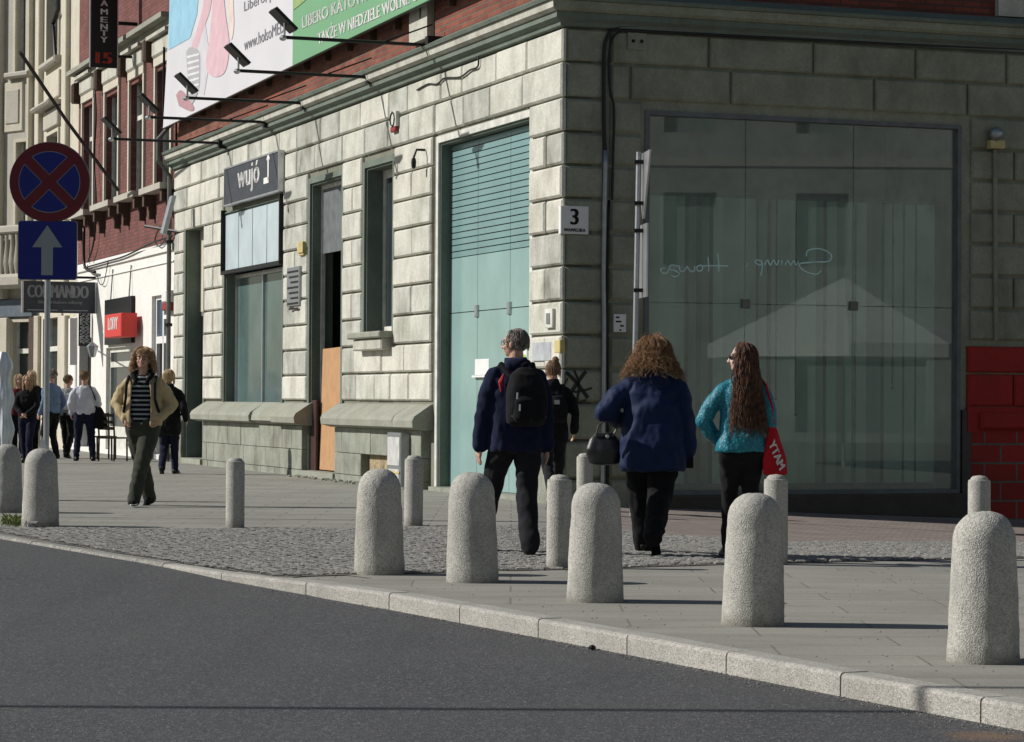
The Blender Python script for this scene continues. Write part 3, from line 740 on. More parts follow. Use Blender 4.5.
# graffiti on the corner stones
mb = MB(); gf = lambda x, y: RW(Rp(x, y, .062)[0], .064, Rp(x, y, .062)[1])
for st, r_ in (([(566, 372), (576, 382), (588, 398)], .022), ([(586, 371), (576, 385), (567, 399)], .022), ([(574, 370), (579, 384), (577, 402)], .014), ([(564, 388), (576, 392), (592, 388)], .012), ([(568, 378), (562, 392), (570, 404), (586, 400)], .010)):
    pts = curve(st, 5)
    P = [gf(*q) for q in pts]
    for u, v in zip(P, P[1:]):
        d = (v-u).normalized().cross(d1).normalized()*r_; mb.add([u-d, u+d, v+d, v-d], [(0, 1, 2, 3)])
mb.build('graffiti', M['black'], CB)
# wall-base mortar rubble along the facade foot
mb = MB(); rr = random.Random(9)
for k in range(260):
    s_ = rr.uniform(4.9, 11.2); o = .16+abs(rr.gauss(0, .09)); r_ = rr.uniform(.008, .03); mb.ell(LW(s_, o, r_*.4), (r_, r_*.8, r_*.7), 6, 4)
tag(mb.build('rubble', M['ledge']), 'crumbled mortar and grit along the foot of the stone facade', 'rubble', kind='stuff')
# ------------------------------------------------------------------ fittings on the corner building
def fix(name, label, cat, P, group=None): return thing(name, label, cat, P, group)
CABLE = MB()
# hanging shop sign
def Lpt(x, y, o): s_, z_ = Lp(x, y, o); return LW(s_, o, z_)
def Rpt(x, y, o): t_, z_ = Rp(x, y, o); return RW(t_, o, z_)
a, z0 = Lp(277.5, 189, .16); b, z1 = Lp(224, 167, .16); z0 = Lp(250, 197.5, .16)[1]; z1 = Lp(250, 161, .16)[1]
t = fix('shop_sign', 'dark slate shop sign with white wujó lettering above the pale window panels', 'sign', LW(a, 0, z0))
MB().cham(a, b, 0.02, .145, z0, z1, .01, LW).build('sign_board', M['slate'], t)
MB().box(a-.03, a, .02, .155, z0-.03, z1+.03, LW).box(b, b+.03, .02, .155, z0-.03, z1+.03, LW).box(a, b, .02, .155, z1, z1+.03, LW).box(a, b, .02, .155, z0-.03, z0, LW).build('sign_frame', M['alu'], t)
mb = MB(); o = .150
text(mb, 'wujó', LW(b-.96, o, z0+.10), LW(b-2.45, o, z0+.10), LW(b-.96, o, z0+.60), .018)
for x0, x1, y0, y1 in ((.62, .70, .2, .56), (.62, .95, .16, .26)): mb.add([LW(a+x0, o, z0+y0), LW(a+x1, o, z0+y0), LW(a+x1, o, z0+y1), LW(a+x0, o, z0+y1)], [(0, 1, 2, 3)])
mb.add([LW(a+.55, o, z0+.54), LW(a+.77, o, z0+.54), LW(a+.66, o, z0+.68)], [(0, 1, 2)])
mb.build('lettering', M['whitep'], t)
# plaque, alarm boxes, intercom, notices
def plate(name, label, cat, x0, y0, x1, y1, o, mat, th=.03, f='L', group=None, sub=None):
    on, W_ = (Lp, LW) if f == 'L' else (Rp, RW)
    xm, ym = (x0+x1)/2, (y0+y1)/2
    a, b = sorted((on(x0, ym, o)[0], on(x1, ym, o)[0])); za, zb_ = on(xm, y1, o)[1], on(xm, y0, o)[1]
    t = fix(name, label, cat, W_(a, o, za), group); MB().cham(a, b, .0 if o > 0 else o-.002, o+th, za, zb_, .006, W_).build('plate', mat, t); return t, a, b, za, zb_
t, a, b, z0, z1 = plate('memorial_plaque', 'dark engraved memorial plaque with rows of raised lettering beside the dark doorway', 'plaque', 288.5, 267, 301, 306, .06, M['galv'], .03)
mb = MB()
for k in range(8): mb.box(a+.06, b-.05-.1*(k % 3), .088, .096, z1-.09-.085*k, z1-.06-.085*k, LW)
mb.build('raised_lines', M['black'], t)
t, a, b, z0, z1 = plate('alarm_box', 'white and red alarm siren box under the cornice near the entrance', 'alarm box', 393, 112, 399, 127, .06, M['trimwhite'], .05)
MB().cham(a+.03, b-.03, 0, .11, z0-.07, z0-.004, .01, LW).build('strobe', M['redplastic'], t)
mb = MB(); mb.tube([LW((a+b)/2+.1*math.cos(q/8*math.pi*2), .115, (z0+z1)/2+.1*math.sin(q/8*math.pi*2)) for q in range(9)], .012, 5); mb.build('emblem', M['black'], t)
t, a, b, z0, z1 = plate('alarm_box', 'aged yellow alarm box on the pale pier left of the dark doorway', 'alarm box', 300, 242, 305.5, 253, .06, M['yellow'], .05)
MB().cham(a+.03, b-.03, 0, .09, z0-.04, z0-.004, .01, LW).build('strobe', M['yellow'], t)
t = fix('wall_lamp', 'small black wall lamp on the blocks left of the teal entrance', 'lamp', Lpt(425, 158, .06))
p = Lpt(425, 150, .06); MB().tube([p, p-d2*.12, p-d2*.16-Vector((0, 0, .10))], .018, 8).build('bracket', M['black'], t)
MB().lathe([(.01, .07), (.03, .04), (.035, 0), (.03, -.07), (.01, -.09)], 14, p-d2*.16-Vector((0, 0, .17))).build('shade', M['black'], t)
t, a, b, z0, z1 = plate('intercom', 'beige intercom panel with dark strip on the corner pier', 'intercom', 547, 309, 554.5, 328, .06, M['trimwhite'], .03)
MB().box(a+.07, b-.07, .088, .10, z0+.05, z1-.05, LW).build('button_strip', M['galv'], t)
t, a, b, z0, z1 = plate('poster', 'grey weathered paper poster taped on the corner pier behind the bun woman', 'poster', 532.5, 342, 551, 361, .062, plain('greyish_paper', (.42, .44, .46), .8), .003)
t, a, b, z0, z1 = plate('sticker', 'yellow strip sticker on the very corner stone', 'sticker', 554.5, 340, 560, 353, .062, M['yellow'], .003)
t, a, b, z0, z1 = plate('notice', 'white notice sheet on the teal entrance glass left of the grey haired man', 'notice', 475, 359, 489, 375, DR+.004, M['paper'], .003)
MB().box(a, b, DR, DR+.05, z0-.03, z0-.005, LW).build('tray', M['paper'], t)
t, a, b, z0, z1 = plate('notice', 'white and lime notice on the teal entrance glass right of the grey haired man', 'notice', 520, 340, 527, 362, DR+.004, M['paper'], .003)
MB().box(a+.02, b-.03, DR+.006, DR+.009, z0, z0+.09, LW).build('lime_band', plain('lime_print', (.4, .6, .12), .6), t)
# house number
t, a, b, z0, z1 = plate('house_number', 'white house number plate reading 3 on the shaded corner stones', 'number plate', 560.5, 206, 588.5, 234, .062, M['paper'], .006, 'R')
mb = MB(); o = .071; w_ = b-a; h_ = z1-z0
text(mb, '3', RW(a+w_*.36, o, z0+h_*.33), RW(a+w_*.62, o, z0+h_*.33), RW(a+w_*.36, o, z0+h_*.90), .010)
text(mb, 'WAWELSKA', RW(a+w_*.12, o, z0+h_*.08), RW(a+w_*.88, o, z0+h_*.08), RW(a+w_*.12, o, z0+h_*.20), .003)
mb.build('lettering', M['black'], t)
t, a, b, z0, z1 = plate('notice', 'small white notice plate with tiny print beside the wall cables', 'notice', 613.5, 314, 626, 332, .06, M['paper'], .01, 'R')
mb = MB()
for k, (u, v) in enumerate(((.15, .45), (.15, .6), (.5, .8), (.45, .6))): mb.box(a+(b-a)*u, a+(b-a)*v, .068, .073, z1-.05-.05*k, z1-.03-.05*k, RW)
mb.build('print', M['black'], t)
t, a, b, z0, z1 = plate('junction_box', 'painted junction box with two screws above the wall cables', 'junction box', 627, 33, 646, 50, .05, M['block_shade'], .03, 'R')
mb = MB()
for u in (.28, .72): mb.ell(RW(a+(b-a)*u, .082, (z0+z1)/2), (.022, .022, .022), 8, 6)
mb.build('screw', M['black'], t)
# cables in the angle of the shaded face
def cable(pts, r, label, o=.075, mat='wire', f=Rp, W_=RW, name='wall_cable', grp='cables on the building walls'):
    P = [W_(f(x, y, o)[0], o, f(x, y, o)[1]) for x, y in curve(pts, 5)]
    return tag(MB().tube(P, r, 6).build(name, M[mat], smooth=True), label, 'cable', grp)
cable([(1040, 47), (900, 40), (760, 33), (640, 27), (616, 28), (608, 36), (604, 55), (604, 120), (605, 150)], .022, 'thick black cable bending down from the cornice along the shaded pier')
cable([(1040, 50), (900, 44), (760, 37), (640, 31), (620, 32), (612, 40), (609, 60), (610, 90), (614, 110), (613, 160), (612, 200)], .016, 'thinner slack black cable wandering down beside the thick one', .085)
for q_, (x, y) in enumerate(((605.5, 150),)):
    cable([(605.5, 150), (603.5, 260), (604, 330), (603, 430), (602, 500)], .030, 'grey cable conduit running down the shaded pier to the ground', .08, 'galv', name='cable_conduit')
cable([(609, 200), (607, 300), (608, 400), (607, 500)], .018, 'thin dark pipe beside the grey conduit on the shaded pier', .075, 'black', name='cable_conduit')
cable([(417, 90), (428, 84), (437, 84), (445, 78), (460, 77), (470, 70), (478, 66), (478, 52)], .012, 'thin loose black wire crossing the upper stone blocks', .075, 'wire', Lp, LW)
# floodlight on the dark right pier
t = fix('security_light', 'small round security light on top of a vertical conduit at the right pier', 'lamp', Rpt(996, 135, .06))
p = Rpt(996, 134, .16); mb = MB(); mb.ell(p, (.09, .09, .09), 14, 10); mb.build('lamp_head', M['galv'], t, smooth=True)
q = Rpt(994, 145, .06); MB().box(-.10, .10, -.0, .10, -.05, .05, lambda u, v, w_: q+d2*u-d1*v+Vector((0, 0, w_))).build('bracket', M['yellow'], t)
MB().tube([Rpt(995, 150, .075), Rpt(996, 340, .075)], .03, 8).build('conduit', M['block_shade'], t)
# meter cabinet and downpipe
a, b = Lp(400, 460, .27)[0], Lp(387, 460, .27)[0]
t = fix('utility_cabinet', 'narrow grey utility cabinet with white notices against the wall base', 'cabinet', LW(a, .14, 0))
z1 = Lp(393, 433, .4)[1]
MB().cham(a-.02, b, .14, .27, 0, z1, .01, LW).build('cabinet_body', M['galv'], t)
MB().box(a+.01, b-.04, .271, .277, z1-.45, z1-.06, LW).box(a+.04, b-.08, .271, .276, z1-.75, z1-.5, LW).build('sticker', plain('faded_paper', (.5, .5, .48), .8), t)
MB().box(a-.0, b+.0, .26, .285, z1-.56, z1-.53, LW).build('strap', M['yellow'], t)
t = fix('downpipe', 'dark rain downpipe in the joint between the stone and white buildings', 'downpipe', LW(20.9, .1, 0))
MB().tube([LW(20.88, .12, 0), LW(20.88, .12, 5.5), LW(20.88, .35, 5.8), LW(20.88, .35, 6.2), LW(20.88, .1, 6.5), LW(20.88, .1, 13)], .045, 10).build('pipe', plain('dull_zinc', (.13, .13, .12), .6), t)
mb = MB()
for z in (1, 2.6, 4.2): mb.tube([LW(20.88, .12, z), LW(20.88, .12, z+.06)], .075, 10)
mb.build('clip', M['black'], t)
# corbel brackets and ledge under the upper windows
mb = MB(); rr = random.Random(8)
for k in range(17):
    s_ = .4+k*1.2
    mb.box(s_, s_+.10, 0, .16, 6.60, 6.80, LW); mb.box(s_+.01, s_+.09, 0, .10, 6.42, 6.60, LW)
mb.box(0, 20.7, 0, .10, 6.80, 6.88, LW)
mb.build('corbel_course', M['rust'], CB)
# ---- advertising banner
BO = .27
def bp(x, y, o=BO): return Lpt(x, y, o)
AD = fix('advertising_banner', 'huge advertising banner, white left half and green right half, on the brick wall', 'banner', Lpt(163, 128, BO))
out = -d2*.02
white = [bp(174, -70), bp(163, 128), bp(292.5, 65.5), bp(293.5, -120)]
green = [bp(293.5, -120), bp(292.5, 65.5), bp(436, -3.5), bp(560, -62), bp(560, -180)]
MB().poly(white, d2*.03).build('white_panel', plain('banner_white', (.64, .63, .66), .5, var=.05, scale=1), AD)
MB().poly(green, d2*.03).build('green_panel', plain('banner_green', (.17, .37, .20), .5, var=.05, scale=1), AD)
def art(name, poly_, c, o=BO+.006): MB().poly([bp(x, y, o) for x, y in poly_], -d2*.001).build(name, plain(name+'_print', c, .5, var=.12, scale=4), AD)
art('blue_shape', [(171, -60), (168.3, 50), (176, 46), (190, 38), (197, 14), (203, -60)], (.30, .55, .70))
art('shadow_shape', [(190, 38), (205, 20), (210, 60), (204, 95), (196, 92), (186, 60)], (.62, .60, .64), BO+.005)
art('leg', curve([(207, -30), (204, 0), (199, 22), (191, 50), (196, 50), (205, 25), (211, 5), (214, -30)], 4), (.66, .44, .48))
art('leg', curve([(214, -30), (212, 10), (209, 40), (206, 64), (209, 74), (216, 77), (224, 73), (228, 60), (229, 40), (225, 10), (222, -30)], 4), (.68, .46, .50), BO+.008)
art('leg', curve([(224, -30), (228, 10), (231, 40), (234, 20), (231, -30)], 4), (.74, .62, .56), BO+.007)
art('sneaker', curve([(186, 52), (191, 47), (199, 52), (200, 70), (199, 88), (192, 104), (186, 102), (188, 80)], 4), (.42, .42, .43), BO+.009)
art('sneaker', curve([(176, 95), (181, 90), (188, 98), (194, 108), (190, 111), (179, 106)], 4), (.45, .26, .29), BO+.010)
for k in range(7): art('lace', [(187+k*.3, 56+k*6), (199, 53+k*6), (199, 55+k*6), (187+k*.3, 58.5+k*6)], (.72, .72, .74), BO+.011)
def btext(s_, bl, br, tl, mat, bold): 
    mb = MB(); text(mb, s_, bp(*bl, BO+.008), bp(*br, BO+.008), bp(*tl, BO+.008), bold); mb.build('lettering', mat, AD)
gt = plain('grey_print', (.22, .22, .24), .5)
btext('Libero, pod', (244, 14.5), (282, -3), (244, 2), gt, 0)
btext('www.holsoMED', (244, 51), (284, 32), (244, 39), gt, 0)
btext('LIBERO KATOWICE', (302.5, 28.5), (379, -5), (302.2, 17), M['whitep'], .012)
btext('TAKŻE W NIEDZIELE WOLNE OD', (318, 44.5), (424, -3), (317.5, 29.5), M['whitep'], .012)
art('yellow_shape', curve([(293, 10), (302, 3), (312, -8), (300, -20), (294, -10)], 4), (.30, .42, .16), BO+.008)
MB().tube([bp(163, 128, BO-.05), bp(560, -62, BO-.05)], .03, 6).build('frame_rail', M['black'], AD)
for s_ in (6, 9, 12, 15, 18, 21):
    z_ = 6.62
    MB().tube([LW(s_, 0, z_+.35), LW(s_, BO-.05, z_+.12), LW(s_, BO-.05, 8)], .025, 6).build('frame_strut', M['black'], AD)
# ---- floodlights on arms
def proj(P):
    d = P-CAMP; z = d.dot(Fv); return 512+F_PX*d.dot(Rv)/z, 371-F_PX*d.dot(Uv)/z
fl = None
for i, (bx_, by_, hx) in enumerate(((425, 45, 283), (365, 77, 237), (300, 103, 186), (262, 122, 148), (217, 143, 111))):
    s_, z_ = Lp(bx_, by_, .25); P0 = LW(s_, .25, z_)
    lo, hi = .3, 5
    for _ in range(30):
        m_ = (lo+hi)/2; lo, hi = (m_, hi) if proj(P0-d2*m_)[0] > hx else (lo, m_)
    L = lo
    lab = ['nearest floodlight on a long black arm, before the green banner half', 'second floodlight from the corner on a black arm, below the white banner half',
           'third floodlight from the corner, its head in front of the printed sneakers', 'fourth floodlight from the corner, its arm crossing the brick windows', 'farthest floodlight, lowest in the row, beside the brick windows'][i]
    t = fix('floodlight', lab, 'floodlight', P0, 'floodlights on long arms under the banner')
    f_ = lambda u, o, v, P0=P0: P0+d1*u-d2*o+Vector((0, 0, v))
    MB().tube([f_(0, -.25, -.02), f_(0, .05, 0), f_(0, L, .0)], .024, 8).build('arm', M['black'], t)
    MB().tube([f_(0, -.1, .28), f_(0, .55, .02)], .012, 6).build('stay', M['black'], t)
    MB().box(-.06, .06, -.26, -.02, -.1, .12, f_).build('wall_bracket', M['black'], t)
    h = MB(); a_, b_ = Vector((0, L+.14, .36)), Vector((0, L-.15, .09))
    dv = (b_-a_).normalized(); nv = Vector((0, -dv.z, dv.y))
    pts = []
    for q in ((a_, 0), (b_, 0)):
        for w_ in (0, .07): pts.append((q[0], w_))
    Q = []
    for sgn in (-1, 1):
        Q += [a_+nv*-.02, b_+nv*-.02, b_+nv*.025, a_+nv*.025]
    pts8 = [f_(-.17, q.y, q.z) for q in Q[:4]]+[f_(.17, q.y, q.z) for q in Q[:4]]
    h.hexa(pts8); h.build('lamp_head', M['black'], t)
    MB().tube([f_(0, L-.02, 0), f_(0, L-.02, .22)], .016, 6).build('stem', M['galv'], t)
    MB().ell(f_(0, L, -.01), (.05, .05, .04), 8, 6).build('joint_knob', M['alu'], t)

# ------------------------------------------------------------------ white and brick building next door
WB = thing('brick_building', 'two-tone building with white rendered ground floor and dull brick windows above', 'building', LW(21, 0, 0))
S0, S1 = 20.95, Lp(77.5, 300)[0]
zc = Lp(130, 252)[1]
opW = [(Lp(170, 350)[0], Lp(151.5, 350)[0], .1, Lp(160, 295)[1]), (Lp(133, 380)[0], Lp(106, 380)[0], .1, Lp(120, 347)[1]), (Lp(91, 380)[0], Lp(79, 380)[0], .1, Lp(85, 338)[1])]
mb = MB()
for r in rects(S0, S1, -.4, zc, opW): mb.box(r[0], r[1], -.3, 0, r[2], r[3], LW)
mb.build('white_wall', M['white_render'], WB)
MB().box(S0, S1, 0, .05, zc-.18, zc-.05, LW).box(S0, S1, 0, .03, zc-.4, zc-.38, LW).build('string_course', M['white_render'], WB)
wins = [((157, 172), 68, 186), ((131, 144.5), 82, 194), ((106.5, 119.5), 94, 203), ((84, 94.5), 105, 212)]
opB = []
for (x0, x1), yt, yb in wins:
    xm = (x0+x1)/2; opB.append((Lp(x1, 120)[0], Lp(x0, 120)[0], Lp(xm, yb)[1], Lp(xm, yt)[1]))
zt_ = 14
mb = MB()
for r in rects(S0, S1, zc, zt_, opB): mb.box(r[0], r[1], -.3, 0, r[2], r[3], LW)
mb.build('brick_wall', M['brick_far'], WB)
for k, (a, b, z0, z1) in enumerate(opB):
    w0 = MB().box(a-.12, a, 0, .05, z0, z1+.1, LW).box(b, b+.12, 0, .05, z0, z1+.1, LW).box(a-.12, b+.12, 0, .06, z1+.1, z1+.26, LW).build('window', M['cream'], WB)
    MB().cham(a-.12, b+.12, 0, .10, z1+.27, z1+.62, .04, LW).box(a-.2, b+.2, 0, .20, z1+.63, z1+.70, LW).build('hood', M['cornice_white'], w0)
    MB().box(a, b, -.22, -.18, z0, z1, LW).build('pane', M['winglass'], w0)
    mb = MB(); m_ = (a+b)/2
    mb.box(a, a+.07, -.18, -.12, z0, z1, LW).box(b-.07, b, -.18, -.12, z0, z1, LW).box(m_-.05, m_+.05, -.18, -.12, z0, z1, LW).box(a+.07, m_-.05, -.18, -.12, z0+(z1-z0)*.68, z0+(z1-z0)*.72, LW).box(m_+.05, b-.07, -.18, -.12, z0+(z1-z0)*.68, z0+(z1-z0)*.72, LW)
    mb.build('frame', M['trimwhite'], w0)
    MB().box(a-.3, b+.3, 0, .30, z0-.12, z0-.0, LW).build('sill', M['cream2'], w0)
    for u in (a-.2, b+.06): MB().box(u, u+.16, 0, .24, z0-.35, z0-.125, LW).box(u+.02, u+.14, 0, .13, z0-.6, z0-.350, LW).build('bracket', M['rust'], w0)
zz_ = Lp(120, 52)[1]
MB().box(S0, S1, 0, .30, zz_, zz_+.10, LW).box(S0, S1, 0, .12, zz_-.16, zz_-.002, LW).build('cornice', M['ledge'], WB)
for k in range(4):
    u = (opB[k][0]+opB[k][1])/2+1.05; MB().cham(u, u+.22, 0, .2, zz_-.62, zz_-.165, .04, LW).build('console', M['rust'], WB)
MB().box(S0, S1+6, -9, -.3, 12.2, 14, LW).box(S0, S1, -9, -8.8, 0, 12.2, LW).build('roof', M['dark'], WB)
MB().box(S0, S1+9, -3.2, -3.1, -.2, 12, LW).build('interior_wall', M['dark'], WB)
# white building door, shop window and their frames
a, b, z0, z1 = opW[0]
dz = Lp(160, 343)[1]
d_ = MB().box(a, a+.1, -.15, -.08, z0, z1, LW).box(b-.1, b, -.15, -.08, z0, z1, LW).box(a+.1, b-.1, -.15, -.08, dz, dz+.14, LW).box(a+.1, b-.1, -.15, -.08, z1-.08, z1, LW).box((a+b)/2+.1, (a+b)/2+.2, -.15, -.08, z0, z1-.08, LW).box(a+.1, (a+b)/2+.1, -.15, -.08, (dz+z1)/2, (dz+z1)/2+.08, LW).build('glazed_door', M['whitep'], WB)
MB().box(a+.1, b-.1, -.13, -.12, dz+.1, z1-.05, LW).build('pane', plain('blue_glass', (.05, .09, .14), .1), d_)
MB().box(a+.1, b-.1, -.6, -.55, z0, dz, LW).build('dark_doorway', M['dark'], d_)
a, b, z0, z1 = opW[1]
d_ = MB().box(a, b, -.15, -.08, z1-.1, z1, LW).box(a, b, -.15, -.08, z1-.42, z1-.30, LW).box(a, a+.08, -.15, -.08, z0, z1-.1, LW).box(b-.08, b, -.15, -.08, z0, z1-.1, LW).box(a+.08, b-.08, -.15, -.08, z0, z0+.5, LW).build('shop_window', M['trimwhite'], WB)
MB().box(a+.08, b-.08, -.13, -.12, z0+.5, z1-.1, LW).build('pane', M['winglass'], d_)
a, b, z0, z1 = opW[2]
MB().box(a, b, -.25, -.2, z0, z1, LW).build('black_door', M['black'], WB)
# signs there
t = fix('light_box_sign', 'red light box sign with white letters on a dark frame over the white wall', 'sign', Lpt(108, 338, .1))
a, z0 = Lp(132.5, 345, .05); b, z1 = Lp(106, 305, .05)
MB().box(a, b, .0, .08, z0+.05, z1+.1, LW).build('back_panel', M['black'], t)
mb = MB()
for u in (.12, .8): mb.tube([LW(a+(b-a)*u, .06, z1+.1), LW(a+(b-a)*u, .02, z1+.75)], .015, 5)
mb.build('hanger', M['galv'], t)
o = .42; a, _ = Lp(121, 330, o); b, _ = Lp(104.5, 330, o); z0 = Lp(112, 337.5, o)[1]; z1 = Lp(112, 314, o)[1]
MB().cham(a, b, .09, o, z0, z1, .02, LW).build('red_box', M['redsign'], t)
mb = MB(); text(mb, 'LODY', LW(b-.40, o+.004, z0+.16), LW(a+.35, o+.004, z0+.16), LW(b-.40, o+.004, z0+.42), .02); mb.build('lettering', M['whitep'], t)
t = fix('alarm_box', 'white and red alarm siren box on the white wall beside the downpipe', 'alarm box', Lpt(170, 305, .06))
a, z0 = Lp(172, 302, .06); b, z1 = Lp(167.5, 291, .06)
MB().cham(a, b, 0, .18, z0, z1, .02, LW).build('housing', M['paper'], t); MB().cham(a+.02, b, 0, .17, z0-.16, z0-.003, .02, LW).build('strobe', M['redplastic'], t)
def boardsign(name, label, x0, x1, y0, y1, s_at, mat, group=None, th=.07):
    # board at right angles to the street facade, standing out from it
    P = LW(s_at, 0, 0); d = ray((x0+x1)/2, (y0+y1)/2); Y = None
    # plane through P spanned by d2 and z; normal d1
    def hit(x, y): dd_ = ray(x, y); return CAMP+dd_*((P-CAMP).dot(d1)/dd_.dot(d1))
    A, B = hit(x0, (y0+y1)/2), hit(x1, (y0+y1)/2); z0_ = hit((x0+x1)/2, y1).z; z1_ = hit((x0+x1)/2, y0).z
    oa, ob = (A-P).dot(-d2), (B-P).dot(-d2); t = fix(name, label, 'sign', LW(s_at, ob, z0_))
    MB().box(s_at, s_at+th, ob, oa, z0_, z1_, LW).build('board', mat, t)
    return t, oa, ob, z0_, z1_
t, oa, ob, z0, z1 = boardsign('vertical_sign', 'tall black hanging sign with stacked white letters and a red number 15', 91, 117.5, -40, 67.5, 24.6, M['black'])
f_ = lambda u, v: LW(24.59, oa-(oa-ob)*u, z1-(z1-z0)*v)
H_ = 107.5
def vy(y): return (y+40)/H_
mb = MB()
for ch, y in zip('AMENTY', (3, 11.5, 19.5, 26.5, 33, 39.5)): text(mb, ch, f_(.37, vy(y+3)), f_(.62, vy(y+3)), f_(.37, vy(y-2.6)), .008)
mb.build('lettering', M['whitep'], t)
mb = MB(); text(mb, '15', f_(.22, vy(63.5)), f_(.78, vy(63.5)), f_(.22, vy(52.5)), .02)
mb.build('number', plain('red_digits', (.55, .05, .03), .5), t)
MB().box(24.60, 24.66, ob-.02, ob, z0, z1, LW).box(24.60, 24.66, oa, oa+.02, z0, z1, LW).build('edge_strip', M['alu'], t)
zz_ = Lp(150, 12, 0)[1]
MB().tube([LW(24.64, 0, z1-.9*0-.35-(z1-z0)*.42), LW(24.64, ob, z1-.35-(z1-z0)*.42)], .04, 8).build('bracket_arm', M['black'], t)
MB().tube([LW(24.64, 0, z0+.25), LW(24.64, ob, z0+.25)], .03, 8).build('bracket_arm', M['black'], t)
COMS = Lp(97, 297)[0]
t, oa, ob, z0, z1 = boardsign('shop_sign', 'dark grey projecting board sign with COMMANDO in light letters behind the sign pole', 23.5, 95, 281.5, 313, Lp(97, 297)[0], M['slate'])
f_ = lambda u, v: LW(COMS-.01, oa-(oa-ob)*u, z1-(z1-z0)*v)
mb = MB(); text(mb, 'COMMANDO', f_(.06, .52), f_(.90, .52), f_(.06, .12), .014); text(mb, 'Sklep survivalowo militarny', f_(.20, .74), f_(.82, .74), f_(.20, .60), .003)
mb.build('lettering', M['signgrey'], t)
mb = MB(); mb.add([f_(.05, .90), f_(.48, .90), f_(.48, .93), f_(.05, .93)], [(0, 1, 2, 3)]).add([f_(.55, .90), f_(.9, .90), f_(.9, .93), f_(.55, .93)], [(0, 1, 2, 3)])
mb.build('underline', M['signgrey'], t)
MB().box(COMS-.01, COMS+.08, ob-.03, ob, z0, z1, LW).box(COMS-.01, COMS+.08, oa, oa+.04, z0, z1, LW).build('edge_strip', M['alu'], t)
MB().tube([LW(COMS+.03, 0, z1+.1), LW(COMS+.03, oa, z1+.1)], .03, 6).build('bracket_arm', M['black'], t)
t, oa, ob, z0, z1 = boardsign('ornate_sign', 'narrow black sign with ornate white pattern under the dark projecting board', 79, 90.5, 311, 346, Lp(92, 328)[0], M['black'])
mb = MB(); rr = random.Random(6); f_ = lambda u, v: LW(Lp(92, 328)[0]-.012, oa-(oa-ob)*u, z1-(z1-z0)*v)
for k in range(11):
    v = .06+k*.084
    for u in (.28, .72):
        pts = [(u+.2*math.sin(q*1.1+k), v+.035*math.cos(q*1.3+k*2)) for q in range(6)]
        mb.tube([f_(*q) for q in pts], .013, 4)
mb.build('ornament', M['signgrey'], t)
t = fix('wall_lantern', 'old black lantern on a bracket beside the black door', 'lamp', Lpt(96, 350, .1))
p = dep(92.5, 350, 53)
MB().tube([Lpt(97, 346, 0), Lpt(97, 346, 0)-d2*.3+Vector((0, 0, .1)), p+Vector((0, 0, .14))], .015, 6).build('bracket', M['black'], t)
MB().lathe([(.02, .16), (.12, .08), (.12, .06), (.06, -.14), (.02, -.15)], 6, p).build('lantern_body', M['galv'], t)
# loose cables on the white/brick wall
cable([(84, 228), (84, 262), (88, 270), (95, 272)], .035, 'black bent cable pipe at the left edge of the white wall', .12, 'black', Lp, LW)
cable([(84, 268), (105, 262), (125, 256), (150, 244), (172, 236)], .018, 'black cable sagging along the line between brick and white wall', .1, 'black', Lp, LW)
cable([(95, 90), (96, 120), (94, 160), (96, 200), (94, 240), (88, 262)], .02, 'black cable hanging down the brick wall by the first window', .1, 'black', Lp, LW)
cable([(160, 226), (155, 240), (160, 246), (170, 232)], .012, 'short drooping black wire near the downpipe', .1, 'black', Lp, LW)
cable([(97, 275), (100, 284), (104, 282), (108, 262)], .01, 'thin drooping wire left on the white wall', .06, 'black', Lp, LW)
t = fix('flood_lamp', 'dark tilted flood lamp hanging below the brick windows beside the downpipe', 'lamp', Lpt(168, 222, .2))
q = Lpt(168, 215, .5); MB().cham(-.09, .09, -.05, .05, -.36, .36, .02, lambda u, v, w_: q+d1*u-d2*(v-w_*.25)+Vector((0, 0, w_))).build('lamp_head', M['galv'], t)
MB().tube([Lpt(180, 232, 0), Lpt(145, 226, .5)], .03, 6).build('arm', M['black'], t)

# ------------------------------------------------------------------ cream building at the far left
CR = thing('cream_building', 'cream rendered apartment building with balcony and shops at the far left', 'building', LW(31.2, 0, 0))
S0 = S1+.02; S1b, _ = Lp(40, 300)
def P3(x0, x1, y0, y1, xm=None):
    return (Lp(x1, (y0+y1)/2)[0], Lp(x0, (y0+y1)/2)[0], Lp((x0+x1)/2, y1)[1], Lp((x0+x1)/2, y0)[1])
opC = [P3(48.5, 60, -60, 60), P3(48, 59, 134, 240), P3(62, 44.5, 318, 470)]
opC = [(min(a, b), max(a, b), z0, z1) for a, b, z0, z1 in opC]; opC[2] = (opC[2][0], opC[2][1], .3, opC[2][3])
mb = MB()
for r in rects(S0, S1b, -.4, 16, opC): mb.box(r[0], r[1], -.3, 0, r[2], r[3], LW)
mb.build('wall', M['cream'], CR)
Q0 = LW(S1b, 0, 0); dA = Vector((-.722, .692, 0)); nA = Vector((-.692, -.722, 0))
def AW(u, o, z): return Q0+dA*u+nA*o+Vector((0, 0, z))
def Ap(x, y, o=0):
    q = Q0+nA*o; d = ray(x, y); P = CAMP+d*((q-CAMP).dot(nA)/d.dot(nA)); return (P-q).dot(dA), P.z
def PA(x0, x1, y0, y1): return (Ap(x1, (y0+y1)/2)[0], Ap(x0, (y0+y1)/2)[0], Ap((x0+x1)/2, y1)[1], Ap((x0+x1)/2, y0)[1])
opA = [PA(17, 27.5, -60, 72), PA(17, 27.5, 142, 228), PA(12, 30, 322, 470), PA(-18, -3, -60, 72), PA(-18, -3, 142, 228), PA(-22, 3, 330, 470)]
opA = [(a, b, max(z0, .3), z1) for a, b, z0, z1 in opA]
